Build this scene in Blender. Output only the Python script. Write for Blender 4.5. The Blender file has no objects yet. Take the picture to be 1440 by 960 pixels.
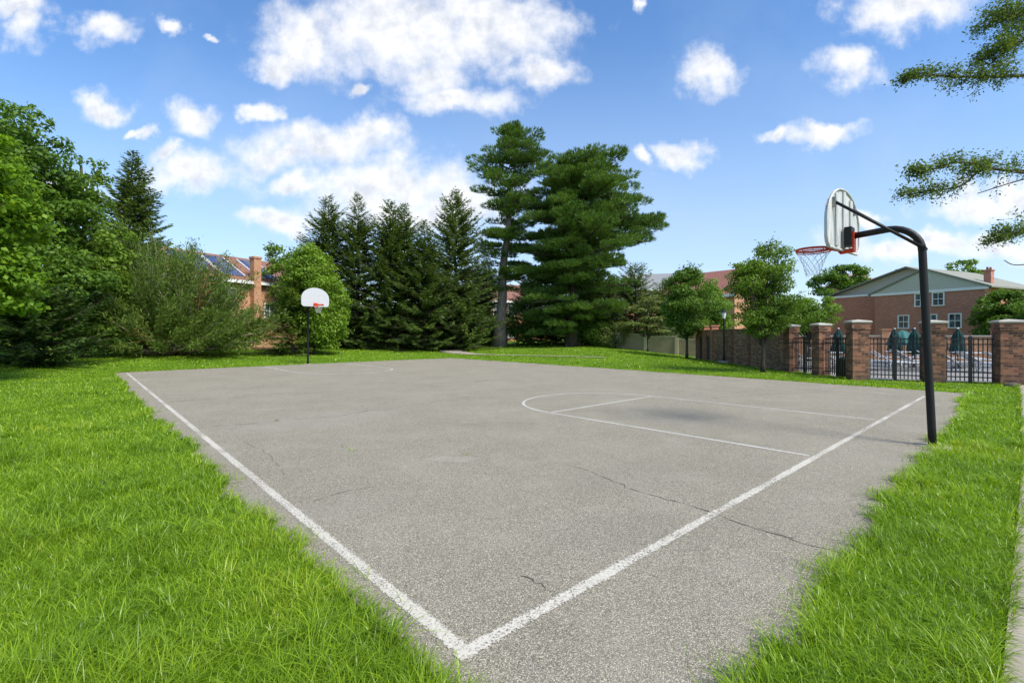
import bpy, math, random
import numpy as np

C = bpy.context.scene
COL = C.collection
PI = math.pi
R = math.radians
V3 = lambda *a: np.array(a, float)

# ------------------------------------------------------------------ camera
F, CX, HY, EYE = 667.0, 720.0, 471.0, 1.487       # focal length / centre / horizon in photo pixels, eye height
cam_d = bpy.data.cameras.new('camera')
cam = bpy.data.objects.new('camera', cam_d)
COL.objects.link(cam)
cam_d.sensor_width = 36
cam_d.lens = 36 * F / 1440
cam_d.shift_y = -9 / 1440
cam_d.clip_start = 0.05
cam_d.clip_end = 3000
cam.location = (0, 0, EYE)
cam.rotation_euler = (PI / 2, 0, 0)
C.camera = cam

# ------------------------------------------------------------------ sun and sky
SUN_EL = R(50)
SUN_DIR = np.array([0.735, -0.678])
SUN_DIR = SUN_DIR / np.linalg.norm(SUN_DIR)
TO_SUN = V3(SUN_DIR[0] * math.cos(SUN_EL), SUN_DIR[1] * math.cos(SUN_EL), math.sin(SUN_EL))
sd = bpy.data.lights.new('sun', 'SUN')
sd.energy = 2.6
sd.angle = R(20)
sd.color = (1.0, 0.95, 0.86)
sun = bpy.data.objects.new('sun', sd)
COL.objects.link(sun)
from mathutils import Vector
sun.rotation_euler = Vector(TO_SUN).to_track_quat('Z', 'Y').to_euler()
sun.location = (30, -10, 40)

C.view_settings.view_transform = 'Standard'
C.view_settings.look = 'None'
C.view_settings.exposure = 1.2
C.view_settings.gamma = 1
C.view_settings.use_curve_mapping = False
C.render.engine = 'CYCLES'
C.cycles.max_bounces = 6
C.cycles.diffuse_bounces = 3
C.cycles.transmission_bounces = 4
C.cycles.transparent_max_bounces = 8
C.cycles.use_denoising = True

SKY_STRENGTH = 0.12
CLOUD_WHITE = (4.0, 4.0, 4.05, 1)
CLOUD_GREY = (2.75, 2.9, 3.2, 1)


class NT:
    """small helper for building node trees"""
    def __init__(self, tree):
        self.t = tree
        self.n = tree.nodes
        self.l = tree.links

    def new(self, kind, **kw):
        nd = self.n.new(kind)
        for k, v in kw.items():
            setattr(nd, k, v)
        return nd

    def put(self, sock, val):
        if isinstance(val, bpy.types.NodeSocket):
            self.l.new(val, sock)
        elif val is not None:
            sock.default_value = val

    def math(self, op, a, b=None, c=None, clamp=False):
        nd = self.new('ShaderNodeMath', operation=op, use_clamp=clamp)
        for i, v in enumerate((a, b, c)):
            if v is not None:
                self.put(nd.inputs[i], v)
        return nd.outputs[0]

    def vmath(self, op, a, b=None, scale=None):
        nd = self.new('ShaderNodeVectorMath', operation=op)
        self.put(nd.inputs[0], a)
        if b is not None:
            self.put(nd.inputs[1], b)
        if scale is not None:
            self.put(nd.inputs['Scale'], scale)
        return nd

    def mix(self, fac, a, b, blend='MIX'):
        nd = self.new('ShaderNodeMix', data_type='RGBA', blend_type=blend)
        self.put(nd.inputs[0], fac)
        self.put(nd.inputs[6], a)
        self.put(nd.inputs[7], b)
        return nd.outputs[2]

    def noise(self, vec, scale, detail=4, rough=0.55, dim='3D'):
        nd = self.new('ShaderNodeTexNoise', noise_dimensions=dim)
        if vec is not None:
            self.put(nd.inputs['Vector'], vec)
        nd.inputs['Scale'].default_value = scale
        nd.inputs['Detail'].default_value = detail
        nd.inputs['Roughness'].default_value = rough
        return nd.outputs['Fac']

    def ramp(self, fac, stops):
        nd = self.new('ShaderNodeValToRGB')
        self.put(nd.inputs[0], fac)
        e = nd.color_ramp.elements
        while len(e) < len(stops):
            e.new(0.5)
        for i, (p, c) in enumerate(stops):
            e[i].position = p
            e[i].color = c if len(c) == 4 else (*c, 1)
        return nd.outputs[0]

    def maprange(self, v, a, b, c=0.0, d=1.0, smooth=False):
        nd = self.new('ShaderNodeMapRange', interpolation_type='SMOOTHSTEP' if smooth else 'LINEAR')
        nd.clamp = True
        self.put(nd.inputs[0], v)
        for i, q in enumerate((a, b, c, d)):
            nd.inputs[i + 1].default_value = q
        return nd.outputs[0]


world = bpy.data.worlds.new('World')
C.world = world
world.use_nodes = True
w = NT(world.node_tree)
w.n.clear()
sky = w.new('ShaderNodeTexSky', sky_type='NISHITA')
sky.sun_disc = False
sky.sun_elevation = SUN_EL
sky.sun_rotation = math.atan2(SUN_DIR[0], SUN_DIR[1])
sky.air_density = 1.0
sky.dust_density = 0.6
sky.ozone_density = 2.0
tc = w.new('ShaderNodeTexCoord')
sep = w.new('ShaderNodeSeparateXYZ')
w.l.new(tc.outputs['Generated'], sep.inputs[0])
ay = w.math('MAXIMUM', w.math('ABSOLUTE', sep.outputs[1]), 0.08)
cu = w.math('DIVIDE', sep.outputs[0], ay)
cv = w.math('DIVIDE', sep.outputs[2], ay)
comb = w.new('ShaderNodeCombineXYZ')
w.put(comb.inputs[0], cu)
w.put(comb.inputs[1], cv)
# warp the sky plane so that no cloud has a smooth outline
nz = w.new('ShaderNodeTexNoise', noise_dimensions='2D')
w.l.new(comb.outputs[0], nz.inputs['Vector'])
nz.inputs['Scale'].default_value = 7.5
nz.inputs['Detail'].default_value = 7
nz.inputs['Roughness'].default_value = 0.55
wv = w.vmath('SUBTRACT', nz.outputs['Color'], (0.5, 0.5, 0.5)).outputs[0]
wv = w.vmath('MULTIPLY', wv, (0.16, 0.11, 0)).outputs[0]
pw = w.vmath('ADD', comb.outputs[0], wv).outputs[0]
# the cumulus of the day: direction (as tan azimuth, tan elevation) and half sizes, in photo pixels
CLOUDS = [(560, 45, 165, 62), (430, 55, 66, 50), (690, 35, 110, 58), (400, 92, 34, 24), (765, 100, 48, 26), (600, 100, 60, 32),
          (640, 140, 82, 24), (455, 205, 115, 30), (380, 220, 52, 22), (525, 188, 48, 22), (540, 262, 140, 36),
          (640, 285, 80, 42), (420, 262, 40, 16), (395, 314, 62, 17), (560, 300, 130, 30),
          (140, 38, 36, 28), (40, 32, 34, 30), (25, 2, 60, 18), (240, 40, 22, 12), (290, 58, 14, 6),
          (148, 150, 38, 20), (258, 165, 36, 24), (188, 186, 14, 8), (365, 158, 22, 13), (507, 130, 17, 12),
          (275, 245, 72, 30), (235, 218, 30, 18),
          (1003, 100, 36, 36), (1275, 15, 95, 34), (1198, 97, 48, 28), (1090, 195, 28, 11), (1150, 190, 58, 13),
          (958, 219, 34, 18), (900, 6, 12, 14), (1375, 287, 85, 22), (1425, 268, 50, 25), (1220, 305, 34, 12),
          (1290, 345, 130, 18), (900, 225, 18, 12), (1400, 350, 80, 20), (60, 262, 70, 20)]
field = None
for (px, py, rx, ry) in CLOUDS:
    d = w.vmath('SUBTRACT', pw, ((px - CX) / F, (HY - py) / F, 0)).outputs[0]
    d = w.vmath('MULTIPLY', d, (F / rx, F / ry, 0)).outputs[0]
    ln = w.vmath('LENGTH', d).outputs['Value']
    field = ln if field is None else w.math('SMOOTH_MIN', field, ln, 0.25)
fine = w.noise(comb.outputs[0], 19, 5, 0.58, '2D')
dens = w.math('SUBTRACT', 1.42, field)
dens = w.math('ADD', dens, w.math('MULTIPLY', w.math('SUBTRACT', fine, 0.5), 1.15))
mask = w.maprange(dens, 0.02, 1.2, 0, 1, True)
front = w.maprange(sep.outputs[1], 0.02, 0.2)
mask = w.math('MULTIPLY', mask, front)
# broken cloud behind and beside the camera
bn = w.noise(tc.outputs['Generated'], 3.2, 6, 0.6)
back = w.math('MULTIPLY', w.maprange(bn, 0.52, 0.66, 0, 0.9, True), w.math('SUBTRACT', 1.0, front))
mask = w.math('MAXIMUM', mask, back)
shade = w.math('ADD', w.math('MULTIPLY', w.noise(comb.outputs[0], 14, 5, 0.6, '2D'), 1.0), w.math('MULTIPLY', dens, 0.22))
n_a = w.noise(comb.outputs[0], 20, 5, 0.6, '2D')
n_b = w.noise(w.vmath('ADD', comb.outputs[0], (0.012, 0.016, 0)).outputs[0], 20, 5, 0.6, '2D')
shade = w.math('ADD', shade, w.math('MULTIPLY', w.math('SUBTRACT', n_b, n_a), 0.45))
ccol = w.mix(w.maprange(shade, 0.58, 1.08, 0, 1, True), CLOUD_WHITE, CLOUD_GREY)
tint = w.new('ShaderNodeHueSaturation')
tint.inputs['Saturation'].default_value = 1.16
tint.inputs['Value'].default_value = 0.86
w.l.new(sky.outputs[0], tint.inputs['Color'])
veil = w.noise(comb.outputs[0], 3.0, 6, 0.6, '2D')
veil = w.math('MULTIPLY', w.maprange(veil, 0.45, 0.8), w.math('MULTIPLY', front, 0.12))
low = w.maprange(cv, 0.0, 0.70, 0.62, 0.0, True)
base = w.mix(w.math('ADD', veil, w.math('MULTIPLY', low, front)), tint.outputs[0], (2.75, 3.1, 3.6, 1))
base = w.mix(1.0, base, (0.86, 0.93, 1.0, 1), 'MULTIPLY')
skyc = w.mix(w.math('MULTIPLY', mask, 0.95), base, ccol)
bg = w.new('ShaderNodeBackground')
bg.inputs['Strength'].default_value = SKY_STRENGTH
w.l.new(skyc, bg.inputs['Color'])
wo = w.new('ShaderNodeOutputWorld')
w.l.new(bg.outputs[0], wo.inputs[0])


# ------------------------------------------------------------------ materials
def mat(name):
    m = bpy.data.materials.new(name)
    m.use_nodes = True
    t = NT(m.node_tree)
    b = m.node_tree.nodes['Principled BSDF']
    return m, t, b


def simple(name, col, rough=0.6, metal=0.0, var=0.12, scale=8.0, spec=0.4, bump=0.0, bscale=60):
    m, t, b = mat(name)
    tcn = t.new('ShaderNodeTexCoord')
    n = t.noise(tcn.outputs['Object'], scale, 5, 0.6)
    lo = tuple(c * (1 - var) for c in col)
    hi = tuple(min(1, c * (1 + var)) for c in col)
    t.put(b.inputs['Base Color'], t.ramp(n, [(0.3, lo), (0.7, hi)]))
    b.inputs['Roughness'].default_value = rough
    b.inputs['Metallic'].default_value = metal
    b.inputs['Specular IOR Level'].default_value = spec
    if bump:
        bp = t.new('ShaderNodeBump')
        bp.inputs['Strength'].default_value = bump
        bp.inputs['Distance'].default_value = 0.01
        t.put(bp.inputs['Height'], t.noise(tcn.outputs['Object'], bscale, 4, 0.6))
        t.l.new(bp.outputs[0], b.inputs['Normal'])
    return m


def leafmat(name, a, bcol, transl=0.35, tcol=None, patch=0.5, rough=0.5, spec=0.22):
    """leaf: colour varies from leaf to leaf and in large patches; some light passes through"""
    m, t, b = mat(name)
    g = t.new('ShaderNodeNewGeometry')
    tcn = t.new('ShaderNodeTexCoord')
    n = t.noise(tcn.outputs['Object'], patch, 3, 0.5)
    f = t.math('ADD', t.math('MULTIPLY', g.outputs['Random Per Island'], 0.6),
               t.math('MULTIPLY', t.maprange(n, 0.3, 0.7), 0.4))
    c = t.ramp(f, [(0.0, a), (0.9, bcol)])
    t.put(b.inputs['Base Color'], c)
    b.inputs['Roughness'].default_value = rough
    b.inputs['Specular IOR Level'].default_value = spec
    tr = t.new('ShaderNodeBsdfTranslucent')
    t.put(tr.inputs['Color'], t.mix(1.0, c, (*(tcol or (1.25, 1.2, 0.5)), 1), 'MULTIPLY'))
    mx = t.new('ShaderNodeMixShader')
    mx.inputs[0].default_value = transl
    t.l.new(b.outputs[0], mx.inputs[1])
    t.l.new(tr.outputs[0], mx.inputs[2])
    t.l.new(mx.outputs[0], t.n['Material Output'].inputs['Surface'])
    return m


def brickmat(name, c1, c2, mortar, rowh=0.075, brickw=0.22, stain=0.35, bias=0.0):
    m, t, b = mat(name)
    tcn = t.new('ShaderNodeTexCoord')
    g = t.new('ShaderNodeNewGeometry')
    vt = t.new('ShaderNodeVectorTransform', vector_type='NORMAL', convert_from='WORLD', convert_to='OBJECT')
    t.l.new(g.outputs['True Normal'], vt.inputs[0])
    ns = t.new('ShaderNodeSeparateXYZ')
    t.l.new(vt.outputs[0], ns.inputs[0])
    ps = t.new('ShaderNodeSeparateXYZ')
    t.l.new(tcn.outputs['Object'], ps.inputs[0])
    isx = t.math('GREATER_THAN', t.math('ABSOLUTE', ns.outputs[0]), 0.7)
    u = t.math('ADD', t.math('MULTIPLY', ps.outputs[1], isx), t.math('MULTIPLY', ps.outputs[0], t.math('SUBTRACT', 1.0, isx)))
    cb = t.new('ShaderNodeCombineXYZ')
    t.put(cb.inputs[0], u)
    t.put(cb.inputs[1], ps.outputs[2])
    bt = t.new('ShaderNodeTexBrick')
    t.l.new(cb.outputs[0], bt.inputs['Vector'])
    bt.inputs['Color1'].default_value = (*c1, 1)
    bt.inputs['Color2'].default_value = (*c2, 1)
    bt.inputs['Mortar'].default_value = (*mortar, 1)
    bt.inputs['Scale'].default_value = 1.0
    bt.inputs['Mortar Size'].default_value = 0.006
    bt.inputs['Mortar Smooth'].default_value = 0.2
    bt.inputs['Bias'].default_value = bias
    bt.inputs['Brick Width'].default_value = brickw
    bt.inputs['Row Height'].default_value = rowh
    n = t.noise(tcn.outputs['Object'], 0.9, 6, 0.65)
    n2 = t.noise(tcn.outputs['Object'], 7.0, 3, 0.6)
    c = t.mix(t.math('MULTIPLY', t.maprange(n, 0.42, 0.72), stain), bt.outputs['Color'], (0.09, 0.07, 0.06, 1))
    c = t.mix(t.math('MULTIPLY', t.maprange(n2, 0.45, 0.8), 0.35), c, (c2[0] * 1.5, c2[1] * 1.6, c2[2] * 1.6, 1))
    t.put(b.inputs['Base Color'], c)
    b.inputs['Roughness'].default_value = 0.9
    b.inputs['Specular IOR Level'].default_value = 0.2
    bp = t.new('ShaderNodeBump')
    bp.inputs['Strength'].default_value = 0.6
    bp.inputs['Distance'].default_value = 0.008
    t.put(bp.inputs['Height'], t.math('SUBTRACT', 1.0, bt.outputs['Fac']))
    t.l.new(bp.outputs[0], b.inputs['Normal'])
    return m


def asphaltmat():
    m, t, b = mat('aged_asphalt')
    tcn = t.new('ShaderNodeTexCoord')
    P = tcn.outputs['Object']
    vo = t.new('ShaderNodeTexVoronoi', feature='F1')
    t.l.new(P, vo.inputs['Vector'])
    vo.inputs['Scale'].default_value = 165
    vs = t.new('ShaderNodeSeparateColor')
    t.l.new(vo.outputs['Color'], vs.inputs[0])
    stone = t.ramp(vs.outputs[0], [(0.0, (0.12, 0.107, 0.079)), (0.3, (0.31, 0.277, 0.203)), (0.75, (0.435, 0.389, 0.289)), (1.0, (0.72, 0.652, 0.505))])
    gap = t.maprange(vo.outputs['Distance'], 0.35, 0.62)
    c = t.mix(t.math('MULTIPLY', gap, 0.65), stone, (0.10, 0.09, 0.07, 1))
    fn = t.noise(P, 60, 4, 0.7)
    c = t.mix(t.maprange(fn, 0.42, 0.72, 0, 0.5), c, (0.15, 0.137, 0.12, 1))
    big = t.noise(P, 0.6, 6, 0.68)
    c = t.mix(t.maprange(big, 0.40, 0.66, 0.0, 0.55), c, t.mix(1.0, c, (0.78, 0.775, 0.75, 1), 'MULTIPLY'))
    mid = t.noise(t.vmath('ADD', P, (7.3, 2.1, 0)).outputs[0], 1.5, 4, 0.6)
    c = t.mix(t.maprange(mid, 0.50, 0.75, 0.0, 0.22), c, (0.38, 0.35, 0.275, 1))
    # old oil and wear stains with outlines of their own
    for (x, y, rx, ry, a, k, colr) in ((-0.7, 5.75, 0.34, 0.2, 0.2, 0.25, (0.38, 0.36, 0.30, 1)),
                                       (-3.4, 8.4, 1.6, 0.9, 0.8, 0.22, (0.30, 0.29, 0.24, 1)), (1.2, 5.0, 1.1, 0.6, 0.6, 0.12, (0.13, 0.12, 0.095, 1)), (-1.2, 7.8, 1.3, 0.5, 0.3, 0.12, (0.12, 0.11, 0.09, 1)),
                                       (0.9, 3.6, 0.9, 0.5, 0.5, 0.12, (0.10, 0.09, 0.085, 1)),
                                       (-1.6, 3.9, 0.9, 0.35, 0.7, 0.2, (0.30, 0.27, 0.23, 1))):
        mp = t.new('ShaderNodeMapping', vector_type='TEXTURE')
        t.l.new(t.vmath('ADD', P, t.vmath('SCALE', t.vmath('SUBTRACT', vo_warp(t, P), (0.5, 0.5, 0.5)).outputs[0], scale=0.9).outputs[0]).outputs[0], mp.inputs[0])
        mp.inputs['Location'].default_value = (x, y, 0)
        mp.inputs['Rotation'].default_value = (0, 0, a)
        mp.inputs['Scale'].default_value = (rx, ry, 1)
        ln = t.vmath('LENGTH', t.vmath('MULTIPLY', mp.outputs[0], (1, 1, 0)).outputs[0]).outputs['Value']
        c = t.mix(t.maprange(ln, 0.35, 1.1, k, 0.0, True), c, colr)
    t.put(b.inputs['Base Color'], c)
    b.inputs['Roughness'].default_value = 0.88
    b.inputs['Specular IOR Level'].default_value = 0.3
    bp = t.new('ShaderNodeBump')
    bp.inputs['Strength'].default_value = 0.7
    bp.inputs['Distance'].default_value = 0.006
    t.put(bp.inputs['Height'], t.math('SUBTRACT', fn, vo.outputs['Distance']))
    t.l.new(bp.outputs[0], b.inputs['Normal'])
    return m


def vo_warp(t, P):
    nd = t.new('ShaderNodeTexNoise')
    t.l.new(P, nd.inputs['Vector'])
    nd.inputs['Scale'].default_value = 1.8
    nd.inputs['Detail'].default_value = 5
    return nd.outputs['Color']


def paintmat(name, col, wear):
    """worn line paint: chips let the asphalt show, ragged along the edges (u across the line)"""
    m, t, b = mat(name)
    tcn = t.new('ShaderNodeTexCoord')
    sp = t.new('ShaderNodeSeparateXYZ')
    t.l.new(tcn.outputs['UV'], sp.inputs[0])
    edge = t.math('ABSOLUTE', t.math('SUBTRACT', sp.outputs[0], 0.5))
    n = t.noise(tcn.outputs['Object'], 75, 4, 0.75)
    n2 = t.noise(tcn.outputs['Object'], 1.3, 4, 0.6)
    v = t.math('ADD', n, t.maprange(edge, 0.22, 0.5, 0.0, -0.34))
    v = t.math('ADD', v, t.math('MULTIPLY', t.math('SUBTRACT', n2, 0.5), -0.45))
    a = t.maprange(v, wear - 0.06, wear + 0.06)
    t.put(b.inputs['Base Color'], t.ramp(n, [(0.3, tuple(c * 0.75 for c in col)), (0.65, col)]))
    b.inputs['Roughness'].default_value = 0.85
    t.put(b.inputs['Alpha'], a)
    return m


def groundmat():
    m, t, b = mat('lawn_ground')
    tcn = t.new('ShaderNodeTexCoord')
    P = tcn.outputs['Object']
    n = t.noise(P, 0.35, 5, 0.6)
    n2 = t.noise(P, 22, 5, 0.7)
    c = t.ramp(n, [(0.3, (0.07, 0.15, 0.008)), (0.7, (0.14, 0.25, 0.014))])
    c = t.mix(t.maprange(n2, 0.4, 0.75, 0, 0.55), c, (0.045, 0.075, 0.012, 1))
    t.put(b.inputs['Base Color'], c)
    b.inputs['Roughness'].default_value = 0.9
    b.inputs['Specular IOR Level'].default_value = 0.1
    bp = t.new('ShaderNodeBump')
    bp.inputs['Strength'].default_value = 0.8
    bp.inputs['Distance'].default_value = 0.05
    t.put(bp.inputs['Height'], n2)
    t.l.new(bp.outputs[0], b.inputs['Normal'])
    return m


def concretemat(name, col):
    m, t, b = mat(name)
    tcn = t.new('ShaderNodeTexCoord')
    P = tcn.outputs['Object']
    n = t.noise(P, 1.4, 6, 0.65)
    n2 = t.noise(P, 90, 4, 0.7)
    c = t.ramp(n, [(0.3, tuple(x * 0.72 for x in col)), (0.7, col)])
    c = t.mix(t.maprange(n2, 0.45, 0.75, 0, 0.35), c, (*[x * 0.55 for x in col], 1))
    t.put(b.inputs['Base Color'], c)
    b.inputs['Roughness'].default_value = 0.9
    return m


def metalmat(name, col, rough, chip=(0.25, 0.2, 0.16), amount=0.1, sc=14):
    """painted steel with a few chips and scuffs"""
    m, t, b = mat(name)
    tcn = t.new('ShaderNodeTexCoord')
    P = tcn.outputs['Object']
    n = t.noise(P, sc, 6, 0.7)
    n2 = t.noise(P, 2.5, 4, 0.6)
    c = t.ramp(n2, [(0.3, tuple(x * 0.8 for x in col)), (0.7, tuple(x * 1.25 for x in col))])
    c = t.mix(t.maprange(n, 0.68 - amount * 0.3, 0.74), c, (*chip, 1))
    t.put(b.inputs['Base Color'], c)
    t.put(b.inputs['Roughness'], t.maprange(n, 0.3, 0.7, rough - 0.08, rough + 0.15))
    b.inputs['Specular IOR Level'].default_value = 0.3
    return m


def backboardmat():
    """white enamel weathered to streaky grey with rust runs"""
    m, t, b = mat('weathered_white_enamel')
    tcn = t.new('ShaderNodeTexCoord')
    P = tcn.outputs['Object']
    mp = t.new('ShaderNodeMapping')
    t.l.new(P, mp.inputs[0])
    mp.inputs['Scale'].default_value = (1, 1, 0.16)
    n = t.noise(mp.outputs[0], 16, 5, 0.65)
    c = t.ramp(n, [(0.3, (0.30, 0.30, 0.28)), (0.55, (0.50, 0.50, 0.485)), (0.8, (0.58, 0.58, 0.57))])
    r = t.noise(mp.outputs[0], 7, 6, 0.7)
    c = t.mix(t.maprange(r, 0.58, 0.70, 0, 0.8), c, (0.24, 0.15, 0.08, 1))
    t.put(b.inputs['Base Color'], c)
    b.inputs['Roughness'].default_value = 0.5
    return m


def roofmat(name, a, bb):
    m, t, b = mat(name)
    tcn = t.new('ShaderNodeTexCoord')
    P = tcn.outputs['Object']
    mp = t.new('ShaderNodeMapping')
    t.l.new(P, mp.inputs[0])
    mp.inputs['Scale'].default_value = (1, 1, 3.5)
    n = t.noise(mp.outputs[0], 4.5, 5, 0.65)
    sp = t.new('ShaderNodeSeparateXYZ')
    t.l.new(P, sp.inputs[0])
    row = t.math('FRACT', t.math('MULTIPLY', sp.outputs[2], 9.0))
    c = t.ramp(n, [(0.3, a), (0.7, bb)])
    c = t.mix(t.maprange(row, 0.0, 0.18, 0.5, 0.0), c, (*[x * 0.5 for x in a], 1))
    t.put(b.inputs['Base Color'], c)
    b.inputs['Roughness'].default_value = 0.9
    return m


def glassmat():
    m, t, b = mat('window_glass')
    tcn = t.new('ShaderNodeTexCoord')
    n = t.noise(tcn.outputs['Object'], 1.2, 2, 0.5)
    t.put(b.inputs['Base Color'], t.ramp(n, [(0.35, (0.03, 0.035, 0.04)), (0.7, (0.16, 0.18, 0.19))]))
    b.inputs['Roughness'].default_value = 0.06
    b.inputs['Specular IOR Level'].default_value = 0.8
    return m


def barkmat(name, a, bb, sc=(9, 9, 1.4)):
    m, t, b = mat(name)
    tcn = t.new('ShaderNodeTexCoord')
    mp = t.new('ShaderNodeMapping')
    t.l.new(tcn.outputs['Object'], mp.inputs[0])
    mp.inputs['Scale'].default_value = sc
    n = t.noise(mp.outputs[0], 1.4, 6, 0.7)
    t.put(b.inputs['Base Color'], t.ramp(n, [(0.35, a), (0.65, bb)]))
    b.inputs['Roughness'].default_value = 0.95
    b.inputs['Specular IOR Level'].default_value = 0.15
    bp = t.new('ShaderNodeBump')
    bp.inputs['Strength'].default_value = 0.9
    bp.inputs['Distance'].default_value = 0.03
    t.put(bp.inputs['Height'], n)
    t.l.new(bp.outputs[0], b.inputs['Normal'])
    return m


def solarmat():
    m, t, b = mat('solar_cells')
    tcn = t.new('ShaderNodeTexCoord')
    bt = t.new('ShaderNodeTexBrick')
    t.l.new(tcn.outputs['UV'], bt.inputs['Vector'])
    bt.offset = 0
    bt.inputs['Color1'].default_value = (0.03, 0.045, 0.13, 1)
    bt.inputs['Color2'].default_value = (0.04, 0.055, 0.15, 1)
    bt.inputs['Mortar'].default_value = (0.22, 0.24, 0.32, 1)
    bt.inputs['Scale'].default_value = 1
    bt.inputs['Mortar Size'].default_value = 0.012
    bt.inputs['Brick Width'].default_value = 0.25
    bt.inputs['Row Height'].default_value = 0.25
    t.l.new(bt.outputs[0], b.inputs['Base Color'])
    b.inputs['Roughness'].default_value = 0.15
    return m


M = {}
M['asphalt'] = asphaltmat()
M['ground'] = groundmat()
M['line'] = paintmat('worn_line_paint', (0.52, 0.485, 0.405), 0.43)
M['key'] = paintmat('key_line_paint', (0.50, 0.485, 0.43), 0.35)
M['faint'] = paintmat('faded_line_paint', (0.55, 0.54, 0.5), 0.52)
M['crack'] = simple('crack_fill', (0.045, 0.042, 0.037), 0.95)
M['joint'] = simple('joint_fill', (0.06, 0.055, 0.047), 0.95)
_t = NT(M['crack'].node_tree)
_tc = _t.new('ShaderNodeTexCoord')
_t.put(_t.n['Principled BSDF'].inputs['Alpha'], _t.math('MULTIPLY', _t.maprange(_t.noise(_tc.outputs['Object'], 5.0, 4, 0.65), 0.36, 0.5), 0.95))
M['concrete'] = concretemat('walk_concrete', (0.34, 0.295, 0.235))
M['deck'] = concretemat('deck_concrete', (0.27, 0.26, 0.24))
M['soil'] = simple('red_soil', (0.28, 0.16, 0.08), 0.95, var=0.3, scale=3)
M['grass'] = leafmat('grass_blades', (0.05, 0.135, 0.004), (0.31, 0.475, 0.022), 0.47, (1.15, 1.15, 0.3), 0.9, 0.36, 0.42)
_t = NT(M['grass'].node_tree)
for _n in _t.n:
    if _n.type == 'VALTORGB':
        _e = _n.color_ramp.elements
        _e[0].color = (0.05, 0.13, 0.004, 1)
        _e[1].position = 0.72
        _e[1].color = (0.30, 0.46, 0.02, 1)
        _q = _e.new(0.90)
        _q.color = (0.42, 0.50, 0.05, 1)
        _q = _e.new(0.985)
        _q.color = (0.52, 0.45, 0.17, 1)
M['black_pole'] = metalmat('black_enamel', (0.009, 0.008, 0.0075), 0.5, (0.09, 0.075, 0.06), 0.06, 22)
M['iron'] = simple('black_iron', (0.012, 0.013, 0.014), 0.45)
M['orange'] = metalmat('orange_steel', (0.60, 0.05, 0.016), 0.45, (0.22, 0.09, 0.05), 0.35, 20)
M['board'] = backboardmat()
M['board_clean'] = simple('white_enamel', (0.43, 0.44, 0.45), 0.5, var=0.05)
M['net'] = simple('net_cord', (0.5, 0.5, 0.48), 0.9, var=0.2, scale=30)
M['steel'] = simple('bare_steel', (0.35, 0.33, 0.31), 0.4, 0.8)
M['brick'] = brickmat('red_brick', (0.30, 0.105, 0.055), (0.42, 0.165, 0.09), (0.36, 0.30, 0.25))
M['brick_wall'] = brickmat('mottled_brick', (0.12, 0.055, 0.032), (0.38, 0.20, 0.11), (0.30, 0.24, 0.18), stain=0.55, bias=-0.1)
M['brick_pillar'] = brickmat('pillar_brick', (0.055, 0.03, 0.022), (0.33, 0.145, 0.08), (0.19, 0.155, 0.12), stain=0.7)
M['brick_house'] = brickmat('house_brick', (0.36, 0.13, 0.085), (0.48, 0.20, 0.135), (0.42, 0.33, 0.28), stain=0.12)
M['brick_orange'] = brickmat('orange_brick', (0.36, 0.16, 0.075), (0.50, 0.255, 0.13), (0.45, 0.36, 0.28), stain=0.12)
M['stone'] = concretemat('cap_stone', (0.50, 0.47, 0.41))
M['white_trim'] = simple('white_trim', (0.76, 0.75, 0.71), 0.6, var=0.06)
M['siding'] = roofmat('greygreen_shingle', (0.44, 0.43, 0.355), (0.54, 0.53, 0.44))
M['roof_sage'] = roofmat('sage_roof_shingle', (0.19, 0.19, 0.155), (0.27, 0.27, 0.22))
M['roof_brown'] = roofmat('brown_shingle', (0.16, 0.075, 0.05), (0.24, 0.12, 0.085))
M['roof_red'] = roofmat('red_shingle', (0.19, 0.075, 0.055), (0.27, 0.115, 0.085))
M['roof_grey'] = roofmat('grey_shingle', (0.17, 0.175, 0.18), (0.25, 0.255, 0.26))
M['roof_tan'] = roofmat('tan_shingle', (0.33, 0.24, 0.19), (0.44, 0.33, 0.27))
M['glass'] = glassmat()
M['solar'] = solarmat()
M['tan'] = simple('tan_boards', (0.33, 0.26, 0.14), 0.8, var=0.15, scale=2.5)
M['tan_light'] = simple('tan_post_boards', (0.50, 0.42, 0.25), 0.8, var=0.1)
M['ochre'] = simple('ochre_stucco', (0.50, 0.30, 0.15), 0.9, var=0.15, scale=2)
M['gate_green'] = simple('green_door_paint', (0.045, 0.075, 0.062), 0.6)
M['canvas'] = simple('green_canvas', (0.008, 0.045, 0.038), 0.85, var=0.35, scale=6)
M['canvas_pale'] = simple('faded_green_canvas', (0.05, 0.17, 0.15), 0.85, var=0.3, scale=6)
M['white_plastic'] = simple('white_plastic', (0.52, 0.52, 0.53), 0.45, var=0.08)
M['bin'] = simple('dark_green_bin', (0.018, 0.03, 0.026), 0.5)
M['lamp_glass'] = simple('frosted_lamp_glass', (0.8, 0.8, 0.78), 0.25, var=0.05)
M['rock'] = simple('field_stone', (0.10, 0.085, 0.07), 0.95, var=0.4, scale=6, bump=0.6)
M['bark_grey'] = barkmat('grey_bark', (0.11, 0.095, 0.08), (0.27, 0.235, 0.20))
M['bark_dark'] = barkmat('dark_bark', (0.035, 0.028, 0.022), (0.10, 0.08, 0.062))
M['bark_pale'] = barkmat('dead_wood', (0.19, 0.145, 0.105), (0.36, 0.30, 0.24))
M['lf_maple'] = leafmat('maple_leaf', (0.07, 0.165, 0.012), (0.22, 0.36, 0.024), 0.45)
M['lf_dark'] = leafmat('dark_leaf', (0.04, 0.10, 0.014), (0.15, 0.26, 0.03), 0.42)
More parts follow.
